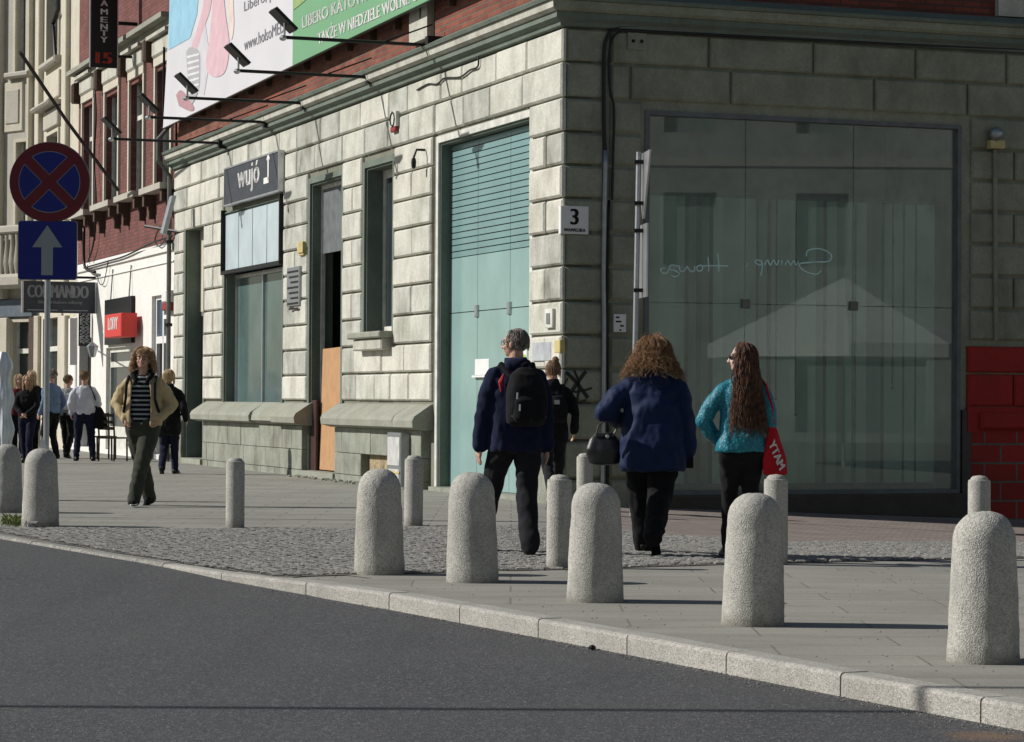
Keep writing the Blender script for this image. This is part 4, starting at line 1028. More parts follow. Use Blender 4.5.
mb = MB()
for r in rects(0, 14, -.4, 16, opA): mb.box(r[0], r[1], -.3, 0, r[2], r[3], AW)
mb.build('wall', M['cream2'], CR)
def wind(parent, o_, W_, shop=False):
    a, b, z0, z1 = o_; m_ = (a+b)/2
    w0 = MB().box(a-.1, a, 0, .05, z0, z1+.08, W_).box(b, b+.1, 0, .05, z0, z1+.08, W_).box(a, b, 0, .05, z1, z1+.08, W_).build('window', M['cream'], parent)
    MB().box(a, b, -.22, -.18, z0, z1, W_).build('pane', M['winglass'], w0)
    mb = MB(); mb.box(a, a+.06, -.18, -.12, z0, z1, W_).box(b-.06, b, -.18, -.12, z0, z1, W_)
    if not shop: mb.box(m_-.04, m_+.04, -.18, -.12, z0, z1, W_)
    for k in (1, 2) if shop else (1,): mb.box(a+.06, (b-.06) if shop else m_-.04, -.18, -.11, z0+(z1-z0)*k*.36, z0+(z1-z0)*k*.36+.12, W_)
    mb.build('frame', M['trimwhite'], w0)
    if not shop: MB().cham(a-.3, b+.3, 0, .2, z0-.15, z0, .04, W_).build('sill', M['cream2'], w0)
for o_ in opC[:2]: wind(CR, o_, LW)
wind(CR, opC[2], LW, True)
for o_ in opA[:2]+opA[3:5]: wind(CR, o_, AW)
for o_ in (opA[2], opA[5]): wind(CR, o_, AW, True)
# panels, pilasters, string courses, balcony
def bx2(W_, f, x0, x1, y0, y1, o, mat, name='panel', c=.02, o0=0):
    xm, ym = (x0+x1)/2, (y0+y1)/2; a, b = sorted((f(x0, ym)[0], f(x1, ym)[0])); MB().cham(a, b, o0, o, f(xm, y1)[1], f(xm, y0)[1], c, W_).build(name, mat, CR)
bx2(AW, Ap, 5, 24, 82, 132, .05, M['cream']); bx2(AW, Ap, 30, 33, -60, 228, .12, M['cream'], 'pilaster'); bx2(AW, Ap, 1.5, 4.5, -60, 228, .14, M['cream2'], 'pilaster')
bx2(AW, Ap, 8, 21, 90, 124, .08, M['cream2']); bx2(LW, Lp, 46, 61, 74, 100, .06, M['cream']); bx2(LW, Lp, 40, 43.5, -60, 290, .14, M['cream'], 'pilaster'); bx2(LW, Lp, 66, 70, -60, 290, .12, M['cream'], 'pilaster')
bx2(LW, Lp, 47, 61, 110, 128, .1, M['cream2']); bx2(LW, Lp, 43.6, 61, 104, 109, .35, M['cream2'], 'hood', .05)
bx2(AW, Ap, -40, 40, 228, 236, .5, M['cream2'], 'balcony_rail', .04, .3); bx2(AW, Ap, -40, 40, 276, 290, .6, M['cream2'], 'balcony_slab', .08)
mb = MB()
z0, z1 = Ap(10, 277, .4)[1], Ap(10, 235, .4)[1]
for k in range(44):
    u = .2+k*.22; p = AW(u, .40, 0); mb.lathe([(.05, z0), (.045, z0+.1), (.08, z0+(z1-z0)*.35), (.035, z0+(z1-z0)*.8), (.05, z1)], 8, p)
mb.build('baluster', M['cream2'], CR)
bx2(AW, Ap, -40, 10, 290, 300, .25, M['cream2'], 'moulding'); bx2(AW, Ap, -40, 36, 300, 318, .12, plain('blue_grey_fascia', (.10, .13, .16), .6), 'fascia')
bx2(LW, Lp, 43, 78, 296, 302, .3, M['cream2'], 'moulding')
bx2(LW, Lp, 70, 77, 318, 450, .05, M['whitep'], 'panel'); bx2(LW, Lp, 62, 69, 316, 460, .12, M['cream'], 'pilaster'); bx2(AW, Ap, 31, 37, 316, 460, .10, M['rust'], 'pilaster'); bx2(AW, Ap, 38, 43, 316, 460, .16, M['cream'], 'pilaster'); bx2(AW, Ap, 3.5, 11.5, 318, 460, .16, M['cream'], 'pilaster')
MB().tube([LW(Lp(62, 0)[0], .1, 16), LW(Lp(62, 30)[0], .1, Lp(60, 12)[1]), LW(Lp(57, 30)[0], .1, Lp(60, 22)[1]), LW(Lp(60, 30)[0], .1, Lp(60, 62)[1])], .05, 8).build('rain_pipe', M['black'], CR)
MB().box(S0, S1b, -9, -.3, 12.2, 16, LW).box(S1b, S1b+.1, -9, -.3, 0, 12.2, LW).build('roof', M['dark'], CR)
MB().box(.1, 14, -6, -.3, 12.2, 16, AW).box(.1, 14, -2.6, -2.5, 0, 12.2, AW).build('roof', M['dark'], CR)
tag(MB().tube([dep(20, 52, 49), dep(66, 120, 51), dep(118, 190, 53)], .035, 8).build('flagpole', M['black']), 'slanting bare black flagpole crossing in front of the cream facade', 'flagpole')
tag(MB().poly([dep(70, 318, 54.3), dep(76.5, 318, 54.3), dep(76.5, 365, 54.3), dep(70, 365, 54.3)], (0, .03, 0)).build('price_board', M['paper']), 'white price list board between cream pilaster and black door', 'board')

# ------------------------------------------------------------------ opposite side of the square (reflected in the display glass)
OB = thing('opposite_building', 'pale building across the street mirrored in the display window', 'building', (31, -6, -.3))
uo = Vector((.775, .63, 0)); no_ = Vector((-.63, .775, 0))
def OW(u, o, z): return Vector((31, -6, -.3))+uo*u+no_*o+Vector((0, 0, z))
opsO = [(-24+4*k+.0, -22.4+4*k, z, z+2.2) for k in range(12) if k % 3 for z in (5.6, 9.6, 13.4)]+[(-24+8*k, -20+8*k, .6, 3.0) for k in range(6)]
mb = MB()
for r in rects(-26, 26, -.2, 18, opsO): mb.box(r[0], r[1], -.4, 0, r[2], r[3], OW)
mb.build('wall', stone('greyish_facade', (.42, .44, .42), g=.7, wscale=.5), OB)
for z in (8.6, 17.6): MB().box(-26, 26, 0, .08, z, z+.25, OW).build('cornice', M['cream2'], OB)
MB().box(-26, 26, -.5, -.42, 0, 18, OW).box(-26, 26, -10, -.4, 17.9, 18, OW).build('pane', plain('curtained_glass', (.22, .27, .25), .5), OB)
def parasol(P, label):
    t = thing('parasol', label, 'parasol', P, 'cafe parasols across the street'); n = 8; z0, z1, r_ = 2.6, 3.9, 2.6; c = Vector(P)
    vs = [c+Vector((r_*math.cos(2*math.pi*k/n), r_*math.sin(2*math.pi*k/n), z0)) for k in range(n)]; top = c+Vector((0, 0, z1))
    mb = MB(); mb.add(vs+[top], [(k, (k+1) % n, n) for k in range(n)]); mb.add(vs+[v-Vector((0, 0, .25)) for v in vs], [(k, (k+1) % n, n+(k+1) % n, n+k) for k in range(n)]); mb.build('canopy', M['paper'], t)
    MB().tube([c, c+Vector((0, 0, z1))], .035, 8).build('pole', M['alu'], t); MB().box(-.3, .3, -.3, .3, 0, .1, lambda x, y, z: c+Vector((x, y, z))).build('base', M['galv'], t)
parasol((17.2, 19.6, -.3), 'white cafe parasol whose canopy is mirrored in the display glass')
# overhead wire whose shadow crosses the road
q = gnd(450, 709, -.1); k = (6.1)/math.tan(R(SUN_EL)); qx, qy = q.x-k*math.cos(math.atan(SA)), q.y+k*math.sin(math.atan(SA))
tag(MB().tube([(-40, qy-.0, 6.0), (qx-2, qy, 6.0), (qx+4.8, qy, 6.0)], .035, 6).build('overhead_wire', M['wire']), 'overhead tram wire whose thin shadow crosses the road', 'wire')

# ------------------------------------------------------------------ bollards
def big_bollard():
    t = thing('bollard', 'x', 'bollard', (0, 0, 0), 'large rounded concrete bollards along the kerb')
    rr = random.Random(1); prof = [(.168, -.05), (.172, .0), (.172, .02), (.166, .2), (.158, .4), (.152, .52), (.149, .57)]
    for k in range(1, 10): a = math.pi/2*k/9; prof.append((.149*math.cos(a)**.8 if k < 9 else .004, .57+.152*math.sin(a)))
    mb = MB(); mb.lathe(prof, 72)
    o = mb.build('body', M['bollard'], t, smooth=True, local=True)
    bm = bmesh.new(); bm.from_mesh(o.data); bmesh.ops.subdivide_edges(bm, edges=[e for e in bm.edges if e.calc_length() > .03], cuts=3, use_grid_fill=True)
    for v in bm.verts:
        n_ = v.co.copy(); n_.z *= .2; n_.normalize(); v.co += n_*(noise.noise(v.co*45)*.003+noise.noise(v.co*9)*.004)
    bm.to_mesh(o.data); bm.free(); o.data.polygons.foreach_set('use_smooth', [True]*len(o.data.polygons)); return t
def small_bollard():
    t = thing('bollard', 'x', 'bollard', (0, 0, 0), 'slim cylindrical concrete bollards'); 
    prof = [(.088, -.05), (.088, .60), (.084, .625), (.070, .628), (.066, .64), (.05, .655), (.004, .662)]
    mb = MB(); mb.lathe(prof, 48); autosmooth(mb.build('body', M['bollard'], t, local=True), 35); return t
BB = big_bollard(); SB = small_bollard()
bigs = [(3, 514, 'large bollard cut off by the left edge of the photo', 0), (37, 528, 'large bollard in front of the traffic sign pole, white paper on top', 1), (378, 577, 'large bollard standing on the cobbles before the utility cabinet', 2),
        (472, 585, 'large bollard just left of the man with the backpack', 3), (596, 605, 'large bollard in front of the slim one beneath the curly haired woman', 4), (756, 629, 'large bollard in front of the woman with red tote bag', 5), (990, 667, 'nearest and largest bollard at the right edge', 6)]
for x, y, lab, k in bigs:
    o = BB if k == 0 else copy_tree(BB); P = ongr(x, y-1); P.y += .17; P.z = gz(P.x, P.y); o.location = P; o.rotation_euler = (R([0, .6, -.3, .4, -.5, .3, .2][k]), R([.4, -.3, .2, .6, -.4, .5, 0][k]), k*1.3); o['label'] = lab; s_ = [1, 1.02, 1.02, 1.02, 1, 1, .985][k]; o.scale = (s_,)*3
smalls = [(234, 528, 'slim bollard alone before the shop window on the left', 0, 1.0), (413, 526, 'slim bollard before the cabinet and the teal entrance frame', 1, 1.03), (559, 569, 'slim bollard between the backpack man and the blue coated woman', 2, 1.03), (585, 515, 'slim bollard half hidden under the black handbag', 3, 1.0), (777, 565, 'slim bollard beneath the red tote bag', 4, 1.03), (981, 560, 'slim bollard behind the nearest large bollard', 5, 1.03)]
for x, y, lab, k, s_ in smalls:
    o = SB if k == 0 else copy_tree(SB); P = ongr(x, y); P.y += .09; P.z = gz(P.x, P.y); o.location = P; o.rotation_euler = (0, R([0, .5, -.4, .3, .3, 0][k]), k); o['label'] = lab; o.scale = (s_,)*3
# crumpled paper on the bollard, loose sett, pebble, grass tuft
P = ongr(37, 527); P.y += .17; mb = MB()
mb.add([Vector(P)+Vector(v) for v in ((-.02, 0, .72), (.075, .01, .715), (.06, .05, .72), (-.01, .05, .72), (.0, .02, .86), (.035, .03, .78))], [(0, 1, 4), (1, 5, 4), (1, 2, 5), (2, 3, 4, 5), (3, 0, 4), (0, 3, 2, 1)])
tag(mb.build('crumpled_paper', M['paper']), 'white crumpled paper standing on top of the bollard by the sign pole', 'paper')
P = ongr(33, 529); tag(MB().cham(-.05, .05, 0, .09, 0, .07, .015, lambda u, v, w_: Vector((P.x+u+.0, P.y+.04-v, P.z+w_))).build('loose_sett', M['cobble']), 'loose granite sett lying beside the left bollard', 'stone')
P = gnd(592, 650, -.1); mb = MB().ell(P+Vector((0, 0, .012)), (.022, .018, .016), 7, 5); tag(mb.build('pebble', M['black']), 'small black stone lying on the asphalt near the kerb', 'stone')
mb = MB(); rr = random.Random(12)
for k in range(220):
    x, y = rr.gauss(13, 7), rr.gauss(524, 1.6); P = ongr(x, y); h_ = rr.uniform(.03, .10); a_ = rr.uniform(0, 6.3); d_ = Vector((math.cos(a_), math.sin(a_), 0)); s_ = d_.cross(Vector((0, 0, 1)))*.004
    mb.add([P-s_, P+s_, P+d_*h_*.3+Vector((0, 0, h_*.7))+s_*.6, P+d_*h_*.7+Vector((0, 0, h_))], [(0, 1, 2, 3)])
tag(mb.build('grass', plain('grass_blades', (.10, .14, .03), .7), fix=False), 'tuft of grass growing around the left bollards', 'grass', kind='stuff')

# ------------------------------------------------------------------ traffic signs
P = gnd(45.5, 517); t = thing('traffic_sign', 'round no-stopping sign above a blue one-way arrow sign on a steel pole', 'traffic sign', P); Y = P.y
f_ = lambda x, y: dep(x, y, Y)
top = dep(48.5, 172, Y+.02)
MB().tube([P, (P.x, P.y+.02, top.z)], .030, 12).build('pole', M['galv'], t, smooth=False)
c = dep(49.5, 182, Y-.06); Rr = .405
def disc(r, y0, y1, n=48): 
    mb = MB(); P_ = [c+Vector((r*math.cos(2*math.pi*k/n), y0, r*math.sin(2*math.pi*k/n))) for k in range(n)]; mb.poly(P_, (0, y1-y0, 0)); return mb
rs = disc(Rr, 0, .02).build('round_sign', M['signred'], t); disc(Rr+.008, .021, .03).build('back_plate', M['galv'], rs)
disc(Rr*.775, -.004, -.001).build('pale_outline', M['signgrey'], rs)
mb = MB(); n = 12; bw = .045/Rr*Rr*1.1; r_ = Rr*.755
for q in range(4):
    base = q*math.pi/2; g = bw+.008
    a0 = base-math.pi/4+math.asin(g/r_); a1 = base+math.pi/4-math.asin(g/r_)
    pts = [c+Vector((math.cos(base)*g*math.sqrt(2), -.010, math.sin(base)*g*math.sqrt(2)))]+[c+Vector((r_*math.cos(a0+(a1-a0)*k/n), -.010, r_*math.sin(a0+(a1-a0)*k/n))) for k in range(n+1)]
    mb.poly(pts, (0, .003, 0))
mb.build('blue_field', M['signblue'], rs)
mb = MB()
for an in (math.pi/4, -math.pi/4):
    u = Vector((math.cos(an), 0, math.sin(an))); v = Vector((-u.z, 0, u.x)); yy = Vector((0, -.0075 if an > 0 else -.0085, 0)); L = Rr*.775
    mb.add([c-u*L-v*bw+yy, c+u*L-v*bw+yy, c+u*L+v*bw+yy, c-u*L+v*bw+yy], [(0, 1, 2, 3)])
mb.build('red_cross', M['signred'], rs)
a, b = f_(19.3, 250), f_(77.3, 250); z0, z1 = f_(48, 279.5).z, f_(48, 221.5).z; yb = Y-.06
def rrect(x0, x1, z0, z1, r, y): 
    out = []
    for cx, cz, s0 in ((x1-r, z1-r, 0), (x0+r, z1-r, 1), (x0+r, z0+r, 2), (x1-r, z0+r, 3)):
        for k in range(6): a_ = (s0+k/5)*math.pi/2; out.append((cx+r*math.cos(a_), y, cz+r*math.sin(a_)))
    return out
sq = MB().poly(rrect(a.x, b.x, z0, z1, .03, yb), (0, .02, 0)).build('square_sign', M['signblue'], t)
MB().poly(rrect(a.x-.006, b.x+.006, z0-.006, z1+.006, .03, yb+.0215), (0, .01, 0)).build('back_plate', M['galv'], sq)
mb = MB(); cx = (a.x+b.x)/2; W_ = b.x-a.x; H_ = z1-z0
mb.add([(cx-.10*W_, yb-.004, z0+.07*H_), (cx+.10*W_, yb-.004, z0+.07*H_), (cx+.10*W_, yb-.004, z0+.55*H_), (cx+.26*W_, yb-.004, z0+.55*H_), (cx, yb-.004, z0+.93*H_), (cx-.26*W_, yb-.004, z0+.55*H_), (cx-.10*W_, yb-.004, z0+.55*H_)], [(0, 1, 2, 3, 4, 5, 6)])
mb.build('arrow', M['signgrey'], sq)
mb = MB()
for z in ((z0+z1)/2, c.z): mb.box(P.x-.06, P.x+.06, yb+.032, Y+.06, z-.02, z+.02)
mb.build('clamp', M['alu'], t)
# yield sign seen from its edge
P = ongr(632, 516); t = thing('traffic_sign', 'steel pole with a triangular sign seen edge-on, before the shaded corner', 'traffic sign', P); Y = P.y
tp = dep(639, 152, Y)
MB().tube([P, tp], .030, 12).build('pole', M['galv'], t)
an = R(83); u = Vector((math.cos(an), -math.sin(an), 0)); nn = Vector((math.sin(an), math.cos(an), 0)); zt = tp.z-.01; cc = Vector((tp.x+.045, Y, 0))
MB().poly([cc+u*-.42+Vector((0, 0, zt)), cc+u*.42+Vector((0, 0, zt)), cc+u*.03+Vector((0, 0, zt-.72)), cc-u*.03+Vector((0, 0, zt-.72))], nn*.02).build('triangular_plate', M['alu'], t)
MB().poly([cc+u*-.25+Vector((0, 0, zt-.78)), cc+u*.25+Vector((0, 0, zt-.78)), cc+u*.25+Vector((0, 0, zt-1.58)), cc-u*.25+Vector((0, 0, zt-1.58))], nn*.02).build('lower_plate', M['alu'], t)
mb = MB()
for z in (zt-.1, zt-.55, zt-.85, zt-1.5): mb.box(tp.x-.05, tp.x+.06, Y-.045, Y+.045, z-.02, z+.02)
mb.build('clamp', M['black'], t)
# draped thing at the left edge
P = ongr(2, 500); P.z = 0; t = thing('covered_parasol', 'closed parasol under a pale translucent cover at the left edge', 'parasol', P)
h_ = dep(3, 352, P.y).z; vs = []; fs = []; n = 60; m_ = 24
for i in range(m_):
    z = .35+(h_-.35)*i/(m_-1); r0 = .12-.03*i/m_+(.02*math.sin(i)) if i < m_-2 else .08 if i < m_-1 else .05
    for k in range(n): a_ = 2*math.pi*k/n; r_ = r0*(1+.12*math.sin(5*a_+z*2)+.06*math.sin(11*a_-z*3)); vs.append(P+Vector((r_*math.cos(a_), r_*math.sin(a_), z)))
for i in range(m_-1):
    for k in range(n): fs.append((i*n+k, i*n+(k+1) % n, (i+1)*n+(k+1) % n, (i+1)*n+k))
MB().add(vs, fs).build('cover', plain('pale_blue_cover', (.62, .66, .70), .35, bump=.004, bscale=14), t, smooth=True)
MB().tube([P, P+Vector((0, 0, .5))], .03, 8).build('pole', M['alu'], t)
# cafe chairs by the wall
WOODD = plain('dark_chair_wood', (.04, .02, .014), .5)
def chair(P, lab, rz):
    t = thing('cafe_chair', lab, 'chair', P, 'dark wooden cafe chairs by the white building', rz)
    def f(u, v, w_): return Vector((u, v, w_))
    MB().box(-.21, .21, -.21, .21, .43, .46).build('seat', WOODD, t, local=True)
    for x in (-.19, .19):
        MB().tube([(x, .2, 0), (x, .19, .45), (x, .23, .92)], .018, 6).build('leg', WOODD, t, local=True)
        MB().tube([(x, -.19, 0), (x, -.18, .44)], .018, 6).build('leg', WOODD, t, local=True)
    mb = MB()
    for z in (.6, .72, .85): mb.box(-.18, .18, .20, .225, z, z+.06)
    mb.build('backrest', WOODD, t, local=True)
for x, y, lab, rz in ((113, 461, 'dark wooden cafe chair standing just left of the walking man', 2.6), (103, 459, 'dark wooden cafe chair behind the shoulder bag of the white shirted woman', .5)): chair(gnd(x, y), lab, rz)
# ------------------------------------------------------------------ people
SKIN = plain('skin', (.52, .30, .22), .55, var=.10, scale=9, obj=True, spec=.35)
def mat_hair(name, c, c2): 
    t = NT(name); p = t.pos('Object'); n = t.noise(p, 30, 3); t.col(t.ramp(n, [(.35, c), (.7, c2)])); t.rough(.5, .35); return t.m
H_grey = mat_hair('grey_brown_hair', (.11, .09, .075), (.32, .28, .245)); H_brown = mat_hair('light_brown_hair', (.14, .08, .045), (.28, .17, .09))
H_curl = mat_hair('auburn_curls', (.14, .07, .03), (.34, .19, .085)); H_long = mat_hair('long_dark_brown_hair', (.030, .015, .010), (.20, .085, .04)); H_blond = mat_hair('blond_hair', (.40, .29, .15), (.62, .49, .29)); H_fair = mat_hair('ginger_fair_hair', (.30, .18, .09), (.56, .38, .21))  # the long hair's lighter copper tone paints in sunlit highlights
F_navy = fabric('navy_shell', (.008, .012, .034)); F_blue = fabric('blue_raincoat', (.009, .019, .062), .6); F_black = fabric('black_cloth', (.008, .008, .009)); F_char = fabric('charcoal_trousers', (.014, .014, .017)); F_olive = fabric('olive_cargo_cloth', (.045, .048, .035))
F_tan = fabric('tan_jacket_cloth', (.42, .33, .19)); F_teal = fabric('turquoise_jacket', (.01, .20, .25), .45, .5, spec=.5); F_white = fabric('white_shirt', (.60, .60, .66)); F_grey = fabric('grey_sweater', (.22, .23, .23)); F_lblue = fabric('pale_blue_shirt', (.13, .19, .30)); F_red = fabric('red_tote_cloth', (.42, .012, .02), var=.08); F_jean = fabric('dark_blue_jeans', (.010, .012, .030))
def quilt():
    t = NT('quilted_turquoise'); p = t.pos('Object'); v = t.new('TexVoronoi'); v.feature = 'DISTANCE_TO_EDGE'; v.inputs['Scale'].default_value = 34; t.l(p, v.inputs['Vector'])
    t.col(t.ramp(v.outputs['Distance'], [(0, (.004, .10, .14)), (.12, (.008, .17, .24)), (.5, (.02, .28, .36))])); t.rough(.5, .4); t.bump(v.outputs['Distance'], .008, .8); return t.m
F_teal = quilt()
def stripes():
    t = NT('striped_knit'); p = t.pos('Object'); s_ = t.new('SeparateXYZ'); t.l(p, s_.inputs[0]); m = t.new('Math', operation='MULTIPLY'); t.l(s_.outputs[2], m.inputs[0]); m.inputs[1].default_value = 1/.052
    f = t.new('Math', operation='FRACT'); t.l(m.outputs[0], f.inputs[0]); t.col(t.ramp(f.outputs[0], [(0, (.008, .008, .012)), (.62, (.26, .29, .29))], 'CONSTANT')); t.rough(.9, .1); t.bump(t.noise(p, 250, 2), .001); return t.m
F_stripe = stripes()
def ik(a, b, l1, l2, pole):
    a, b, pole = Vector(a), Vector(b), Vector(pole); d = b-a; L = min(d.length, (l1+l2)*.999); dn = d.normalized(); b = a+dn*L
    x = (l1*l1-l2*l2+L*L)/(2*L); h = math.sqrt(max(l1*l1-x*x, 0)); p = (pole-dn*pole.dot(dn)); p = p.normalized() if p.length > 1e-5 else dn.orthogonal()
    return a+dn*x+p*h, b
def folds(a1=.005, f1=22, a2=.008, f2=8, seed=0, rings=0):
    def f(p):
        q = Vector((p.x, p.y, p.z*.55+seed*3.1)); v = a1*noise.noise(q*f1)+a2*noise.noise(Vector((p.x*1.2, p.y*1.2, p.z+seed))*f2)
        if rings: v += rings*math.sin(p.z*62+6*noise.noise(q*6))*max(0, noise.noise(q*4)+.2)
        return v
    return f
def hand(mb, w, e, palm, fing, curl=.5, side=1, s=1.0):
    # w wrist, e direction of the fingers, palm normal; five fingers that bend towards the palm
    w, e, palm = Vector(w), Vector(e).normalized(), Vector(palm); palm = (palm-e*palm.dot(e)).normalized(); lat = e.cross(palm)*side
    mb.cap(w, w+e*.03*s, .024*s, .026*s, 10)
    for k in (-1, 0, 1): mb.cap(w+e*.02*s+lat*.014*k*s, w+e*.085*s+lat*.026*k*s, .017*s, .0145*s, 8)
    for k, L in enumerate((.068, .078, .073, .056)):
        o = (k-1.5)*.0195*s; p = w+e*.088*s+lat*-o; d = e.copy(); r = .0092*s
        for j in range(3):
            ang = curl*(.5+.45*j); d = (e*math.cos(ang)+palm*math.sin(ang)); q = p+d*L*s*(.44, .32, .24)[j]; mb.cap(p, q, r, r*.92, 7); p = q; r *= .92
    p = w+e*.028*s+lat*.022*s; d = (e*.65+lat*.75+palm*.25).normalized(); q = p+d*.042*s; mb.cap(p, q, .014*s, .0115*s, 7); d = (e*.9+lat*.3+palm*.45).normalized(); mb.cap(q, q+d*.034*s, .0112*s, .0092*s, 7)
def person(label, loc, h, rz, feet, hands, head_yaw=0, head_pitch=0, lean=0, bulk=1.0, vox=.009, pole_arm=(None, None), group=None, face=True, curl=.5, hand_dir=(None, None), skin=None):
    """feet: two (x,y,lift,pitch); hands: two wrist positions; left (-x) first. Everything in metres of a 1.75 m figure facing +y."""
    t = thing('person', label, 'person', loc, group, rz); k = h/1.75; t.scale = (k, k, k)
    J = {}; hipz = .93; J['lean'] = lean
    tilt = lambda v: Vector((v[0], v[1]+(v[2]-hipz)*lean, v[2]))
    sw = .185*bulk**.5
    for i, sd in enumerate((-1, 1)):
        fx, fy, lf, pt = feet[i]; hip = Vector((sd*.088*bulk, 0, .90)); ank = Vector((fx, fy, .085+lf)); kn, ank = ik(hip, ank, .425, .415, (0, 1, .05))
        toe = ank+Vector((sd*.02, .155*math.cos(pt), -.055-.155*math.sin(pt))); heel = ank+Vector((0, -.045*math.cos(pt)-.03*math.sin(pt), -.05+.045*math.sin(pt)))
        J['leg%d' % i] = (hip, kn, ank, toe, heel, pt)
        sh = tilt((sd*sw, -.005, 1.385)); wr = Vector(hands[i]); po = pole_arm[i] or (sd*.35, -1, -.2)
        el, wr = ik(sh, wr, .285, .255, po); J['arm%d' % i] = (sh, el, wr)
    hr = Matrix.Rotation(R(head_yaw), 3, 'Z') @ Matrix.Rotation(R(head_pitch), 3, 'X'); hp = tilt((0, .01, 1.545)); J['hr'] = hr; J['hp'] = hp
    def hd(x, y, z): return hp+hr @ Vector((x, y, z-1.545))
    J['hd'] = hd; b = bulk
    mb = MB()
    mb.loft([(.86, .10*b, .09*b), (.95, .155*b, .105*b), (1.05, .135*b, .095*b, 0, .12*lean), (1.2, .145*b, .10*b, 0, .27*lean), (1.35, .14*b, .085*b, 0, .42*lean), (1.42, .10, .06, 0, .5*lean), (1.47, .06, .05, 0, .54*lean)])
    for i in (0, 1):
        hip, kn, ank, toe, heel, pt = J['leg%d' % i]; mb.chain([hip, kn, ank], [.082*b, .052, .036]); mb.cap(ank, toe, .036, .026)
        sh, el, wr = J['arm%d' % i]; sg = (-1, 1)[i]; mb.chain([sh+Vector((-sg*.045, 0, -.035)), sh.lerp(el, .35), el, wr], [.038, .038, .036, .026])
        e = hand_dir[i] or (wr-el); hand(mb, wr, e, (-(-1, 1)[i], .2, 0), 1, curl, side=(1, -1)[i]*-1)
    mb.cap(tilt((0, .0, 1.43)), hd(0, -.01, 1.56), .052, .056, 14)
    rm = hr
    mb.ell(hd(0, -.012, 1.665), (.076, .096, .094), 22, 16, rm); mb.ell(hd(0, .030, 1.605), (.060, .062, .072), 18, 12, rm)
    if face:
        mb.ell(hd(0, .062, 1.563), (.028, .026, .022), 12, 8, rm)
        mb.cap(hd(0, .088, 1.655), hd(0, .112, 1.612), .009, .0135, 8); mb.ell(hd(0, .104, 1.609), (.019, .012, .010), 10, 8, rm)
        mb.cap(hd(-.045, .074, 1.672), hd(.045, .074, 1.672), .011, .011, 8)
        for sd in (-1, 1): mb.ell(hd(sd*.040, .066, 1.612), (.021, .02, .022), 10, 8, rm)
    for sd in (-1, 1): mb.ell(hd(sd*.079, -.004, 1.630), (.011, .019, .032), 10, 8, rm)
    body = mb.build('body', skin or SKIN, t, local=True); remesh(body, vox*.8, 3)
    if face:
        for sd in (-1, 1):
            e = MB().ell(hd(sd*.031, .079, 1.646), (.0115, .010, .0085), 10, 8, rm).build('eye', plain('eye_white', (.55, .5, .47), .3, obj=True), t, local=True)
            MB().ell(hd(sd*.031, .088, 1.646), (.0055, .003, .0055), 8, 6, rm).build('iris', plain('iris', (.03, .02, .015), .3, obj=True), e, local=True)
            MB().chain([hd(sd*.014, .087, 1.667), hd(sd*.033, .089, 1.671), hd(sd*.049, .077, 1.666)], [.003, .004, .002], 6).build('eyebrow', H_brown, t, local=True)
        MB().chain([hd(-.024, .083, 1.582), hd(0, .093, 1.584), hd(.024, .083, 1.582)], [.003, .006, .003], 6).build('mouth', plain('lips', (.34, .12, .10), .5, obj=True), t, local=True)
    return t, J
def trousers(t, J, mat, w=(.100, .070, .062), flare=1, bulk=1.0, vox=.011, seed=1, top=1.0):
    mb = MB(); mb.loft([(.80, .09*bulk, .09*bulk), (.86, .155*bulk, .118*bulk), (.94, .168*bulk, .122*bulk), (top, .152*bulk, .108*bulk)])
    for i in (0, 1):
        hip, kn, ank, toe, heel, pt = J['leg%d' % i]; a2 = ank+(ank-kn).normalized()*.035; mb.chain([hip+Vector((0, -.01, -.01)), kn, a2], [w[0], w[1], w[2]], 14)
    o = mb.build('trousers', mat, t, local=True); return remesh(o, vox, 5, folds(.006, 22, .012, 9, seed, .006))
def shoes(t, J, mat, sole=None, vox=.008):
    for i in (0, 1):
        hip, kn, ank, toe, heel, pt = J['leg%d' % i]; up = (ank-(toe+heel)/2).normalized()
        mb = MB(); mb.cap(heel+up*.008, toe, .036, .032, 12); mb.cap(ank-up*.0, toe+up*.012, .046, .026, 12); mb.cap(heel+up*.01, ank, .034, .043, 12)
        s_ = remesh(mb.build('shoe', mat, t, local=True), vox, 2)
        f = (toe-heel).normalized(); sd = f.cross(up).normalized()
        P = []
        for zz2 in (-.040, -.026):
            for a_, b_ in ((-.036, -.032), (-.036, .032), (.5, .038), (1.0, .040), (1.14, .022), (1.14, -.022), (1.0, -.040), (.5, -.038)): P.append(heel+f*((toe-heel).length*a_ if abs(a_) > .1 else a_)+sd*b_+up*zz2)
        n = 8; MB().add(P, [tuple(range(n))[::-1], tuple(range(n, 2*n))]+[(k, (k+1) % n, n+(k+1) % n, n+k) for k in range(n)]).build('sole', sole or M['black'], s_, local=True)
